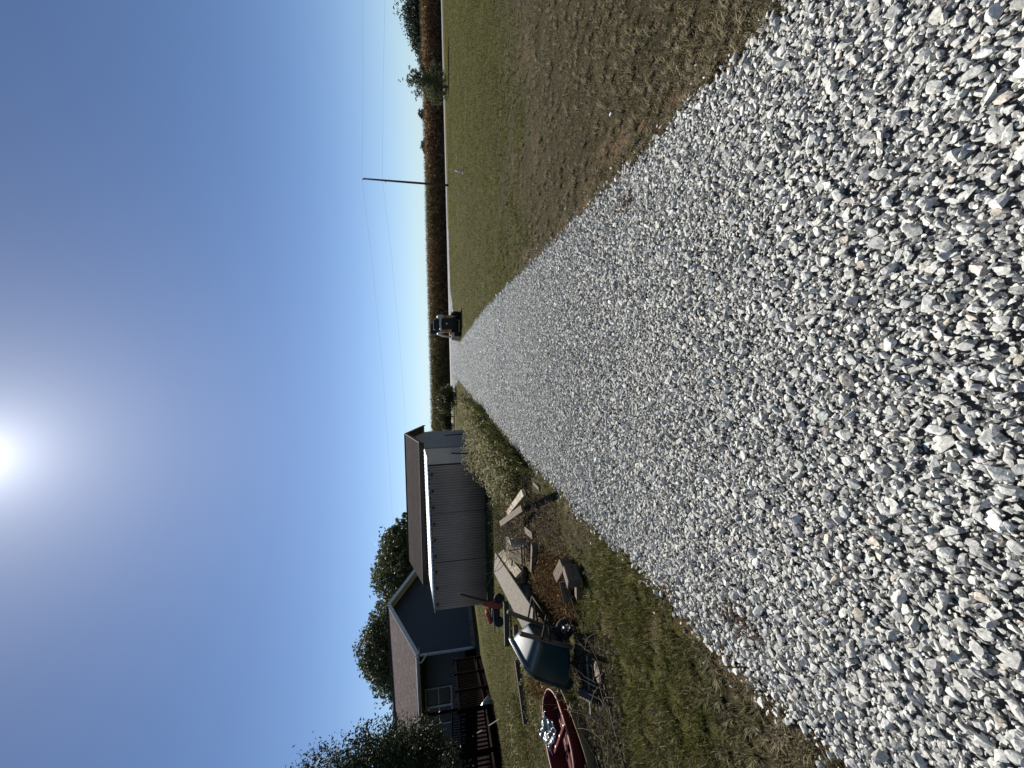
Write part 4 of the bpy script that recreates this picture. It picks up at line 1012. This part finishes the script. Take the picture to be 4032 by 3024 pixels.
MB().tube([Vector(p) for p in tray_ring(1.0, .024)]+[Vector(tray_ring(1.0, .024)[0])], .010, 8).build('rim', M['green_paint'], wb)
for s in (-1, 1):
    MB().box((0, 0, 0), (.85, .042, .042)).build('handle', M['wood'], wb, loc=(-.40, s*.17, -.005), rot=(0, 0, -s*R(4)), bevel=.006)
    MB().tube([(-.50, s*.20, -.02), (-.585, s*.20, -.26), (-.60, s*.20, -.285), (-.57, s*.20, -.28), (-.36, s*.18, -.02)], .013, 8).build('leg', M['rust'], wb)
MB().tube([(-.595, -.20, -.28), (-.595, .20, -.28)], .009, 6).build('leg_brace', M['rust'], wb)
wc = Vector((-.07, 0, -.13)); wh = empty('wheel', wc); wh.parent = wb
mb = MB(); rg = []
for i in range(29):
    a = 2*math.pi*i/28; rg.append([((.105+.04*math.cos(b2))*math.cos(a), .038*math.sin(b2), (.105+.04*math.cos(b2))*math.sin(a)) for b2 in [2*math.pi*k/10 for k in range(10)]])
mb.loft(rg); mb.build('tyre', M['rubber'], wh)
mb = MB(); mb.tube([(0, -.03, 0), (0, .03, 0)], .026, 10)
for i in range(5):
    a = 2*math.pi*i/5; mb.tube([(0, 0, 0), (.075*math.cos(a), 0, .075*math.sin(a))], .011, 5)
mb.tube([(.075*math.cos(2*math.pi*i/20), 0, .075*math.sin(2*math.pi*i/20)) for i in range(21)], .012, 6); mb.build('rim', M['galv_metal'], wh)
for s in (-1, 1): MB().tube([wc, wc+Vector((0, s*.06, 0)), (-.14, s*.12, -.02)], .011, 6).build('axle_bracket', M['rust'], wb)
# nose-down pitch, pointing to the left of the picture and a little towards the camera
PHI = R(59); HD = R(180-2)
Mw = Matrix.Rotation(R(11), 4, 'X')@Matrix.Rotation(HD, 4, 'Z')@Matrix.Rotation(PHI, 4, 'Y')
anchor = Mw@Vector((0, .14, 0)); tgt = PY(2245, 2548, 4.40)
wb.matrix_world = Matrix.Translation(tgt-anchor)@Mw
print('wheelbarrow low', min((tgt-anchor+Mw@Vector(p)).z for p in tray_ring(1, .028)+[(0, 0, -.25)]))

# ------------------------------------------------------------------ red tub on a tan tub, plastic film inside
def hull(L, W_, H, nose=.35, n=24, z0=0, flare=.8):
    rs = []
    for t in (0, .15, .5, .85, 1):
        k = flare+(1-flare)*t; ring = []
        for i in range(n):
            a = 2*math.pi*i/n; c_, s_ = math.cos(a), math.sin(a)
            x = L/2*math.copysign(abs(c_)**.6, c_)*k; wq = W_/2*(1-nose*max(0, c_)**1.5)
            ring.append((x, wq*math.copysign(abs(s_)**.55, s_)*k, z0+H*t))
        rs.append(ring)
    return rs
ca = P(2150, 2735, .30); cbp = P(2270, 3020, .25)
tubc = P(2292, 2900, .0); aim = math.atan2((P(2150, 2740, .3)-P(2245, 3040, .3)).y, (P(2150, 2740, .3)-P(2245, 3040, .3)).x)
tan_ = empty('tan_tub', (tubc.x+.05, tubc.y-.05, 0), aim); tag(tan_, 'tan plastic tub lying in the weeds under the red tub', 'tub')
h1_ = hull(1.25, .62, .16, .25); MB().loft(h1_, cap0=True).build('shell', M['tan_plastic'], tan_, solid=.006)
red = empty('red_tub', (tubc.x, tubc.y, .17)); red.rotation_euler = (R(20), R(3), aim); tag(red, 'long maroon plastic tub with bleached rim resting on the tan tub', 'tub')
h2 = hull(1.2, .52, .17, .45); MB().loft(h2, cap0=True).build('shell', M['darkred'], red, solid=.006)
top = h2[-1]; MB().tube([Vector(p) for p in top]+[Vector(top[0])], .011, 6).build('rim', M['rim_pink'], red)
for k in (-.08, .08): MB().tube([(-.42, k, .014), (.42, k*.7, .014)], .006, 6).build('floor_rib', M['rim_pink'], red)
cr = MB().box((.02, 0, .09), (.05, .44, .05)).build('cross_bar', M['darkred'], red, bevel=.008)
for k in (-.14, 0, .14): MB().tube([(.02, k, .11), (.02, k, .122)], .012, 8).build('bolt', M['galv_metal'], cr)
MB().box((.32, -.1, .045), (.28, .06, .05)).build('seat_block', M['darkred'], red, bevel=.01)
# crumpled film
n_ = 22; vv, ff = [], []
for i in range(n_):
    for j in range(n_):
        u, w_ = i/(n_-1)-.5, j/(n_-1)-.5
        vv.append((u*.30+.02*math.sin(9*w_), w_*.24+.02*math.sin(8*u), .05*vnoise(np.array([u*7+5]), np.array([w_*7+9]), 1, 3)[0]+.035*vnoise(np.array([u*16+5]), np.array([w_*16+9]), 1, 5)[0]))
for i in range(n_-1):
    for j in range(n_-1): k = i*n_+j; ff.append((k, k+1, k+n_+1, k+n_))
film = np_mesh('plastic_film', vv, ff, M['bag'], smooth=True)
fp = P(2168, 2880, .40); film.location = fp; film.rotation_euler = (R(18), R(-14), aim+.1); tag(film, 'crumpled silvery plastic film lying over the edge of the red tub', 'plastic film')

# ------------------------------------------------------------------ red ride-on toy
tb = P(1985, 2440); toy = empty('red_toy_wagon', tb, R(0)); tag(toy, 'red plastic ride-on toy lying behind the landscape timbers', 'toy')
sc_ = (tb.y)/1514
MB().prism([(.30, 0, .05), (.52, 0, .05), (.50, 0, .62), (.36, 0, .35)], (0, .12, 0)).build('hood', M['red'], toy, bevel=.02)
MB().box((.12, .06, .42), (.36, .22, .10), Euler((0, R(-18), 0))).build('seat', M['red'], toy, bevel=.03)
MB().box((.14, .1, .22), (.34, .18, .22)).build('body', M['black'], toy, bevel=.02)
MB().tube([(-.22, .05, .28), (.05, .02, .30), (.30, .02, .30)], .02, 8).build('push_bar', M['galv_metal'], toy)
for x in (.62, -.05): MB().tube([(x, -.02, .14), (x, .06, .14)], .13, 16).build('wheel', M['rubber'], toy)

# pale rumpled sack at the lawn edge by the porch steps, pallet lying beside it
sp = P(1942, 2775); v, f = T_hi
sack = np_mesh('grey_sack', v[3]*np.array([.34, .26, .30]), f, M['bag']); sack.location = (sp.x-.0, sp.y+.1, .26); sack.rotation_euler = (.2, .5, .4); tag(sack, 'rumpled pale grey sack sitting at the shaded lawn edge', 'sack')
rail = empty('deck', (-13, 14, 0)); tag(rail, 'dark red low deck with slatted railing in the shade before the porch', 'deck')
path = [Vector((-13.9, 17.6, 0)), Vector((-12.25, 13.1, 0)), Vector((-12.15, 9.8, 0))]; o3 = Vector((13, -14, 0))
for q0, q1 in zip(path[:-1], path[1:]):
    d = q1-q0; L = d.length; az = math.atan2(d.y, d.x)
    for zr, hh_ in ((1.20, .05), (.34, .06)): MB().box((0, 0, 0), (L, .06, hh_)).build('rail', M['reddeck'], rail, loc=(q0+q1)/2+o3+Vector((0, 0, zr)), rot=(0, 0, az))
    k = int(L/.145)
    for i in range(k): MB().box(q0+d*((i+.5)/k)+o3+Vector((0, 0, .77)), (.036, .036, .80), Euler((0, 0, az))).build('baluster', M['reddeck'], rail)
    for i in range(int(L/1.6)+1): MB().box(q0+d*min(1, i*1.6/L)+o3+Vector((0, 0, .66)), (.09, .09, 1.3), Euler((0, 0, az))).build('post', M['reddeck'], rail)
MB().prism([path[0]+o3, path[1]+o3, path[2]+o3, Vector((-18.5, 9.8, 0))+o3, Vector((-19.5, 18.6, 0))+o3], (0, 0, .24)).build('platform', M['reddeck'], rail)  # platform kept near black: shade behind the railing put into its colour
plank2('leaning_pole', P(1968, 2830, .02), PY(1862, 2898, 13.5), .03, .03, 'wood', 'thin grey pole leaning in the shade before the porch steps', 'pole')
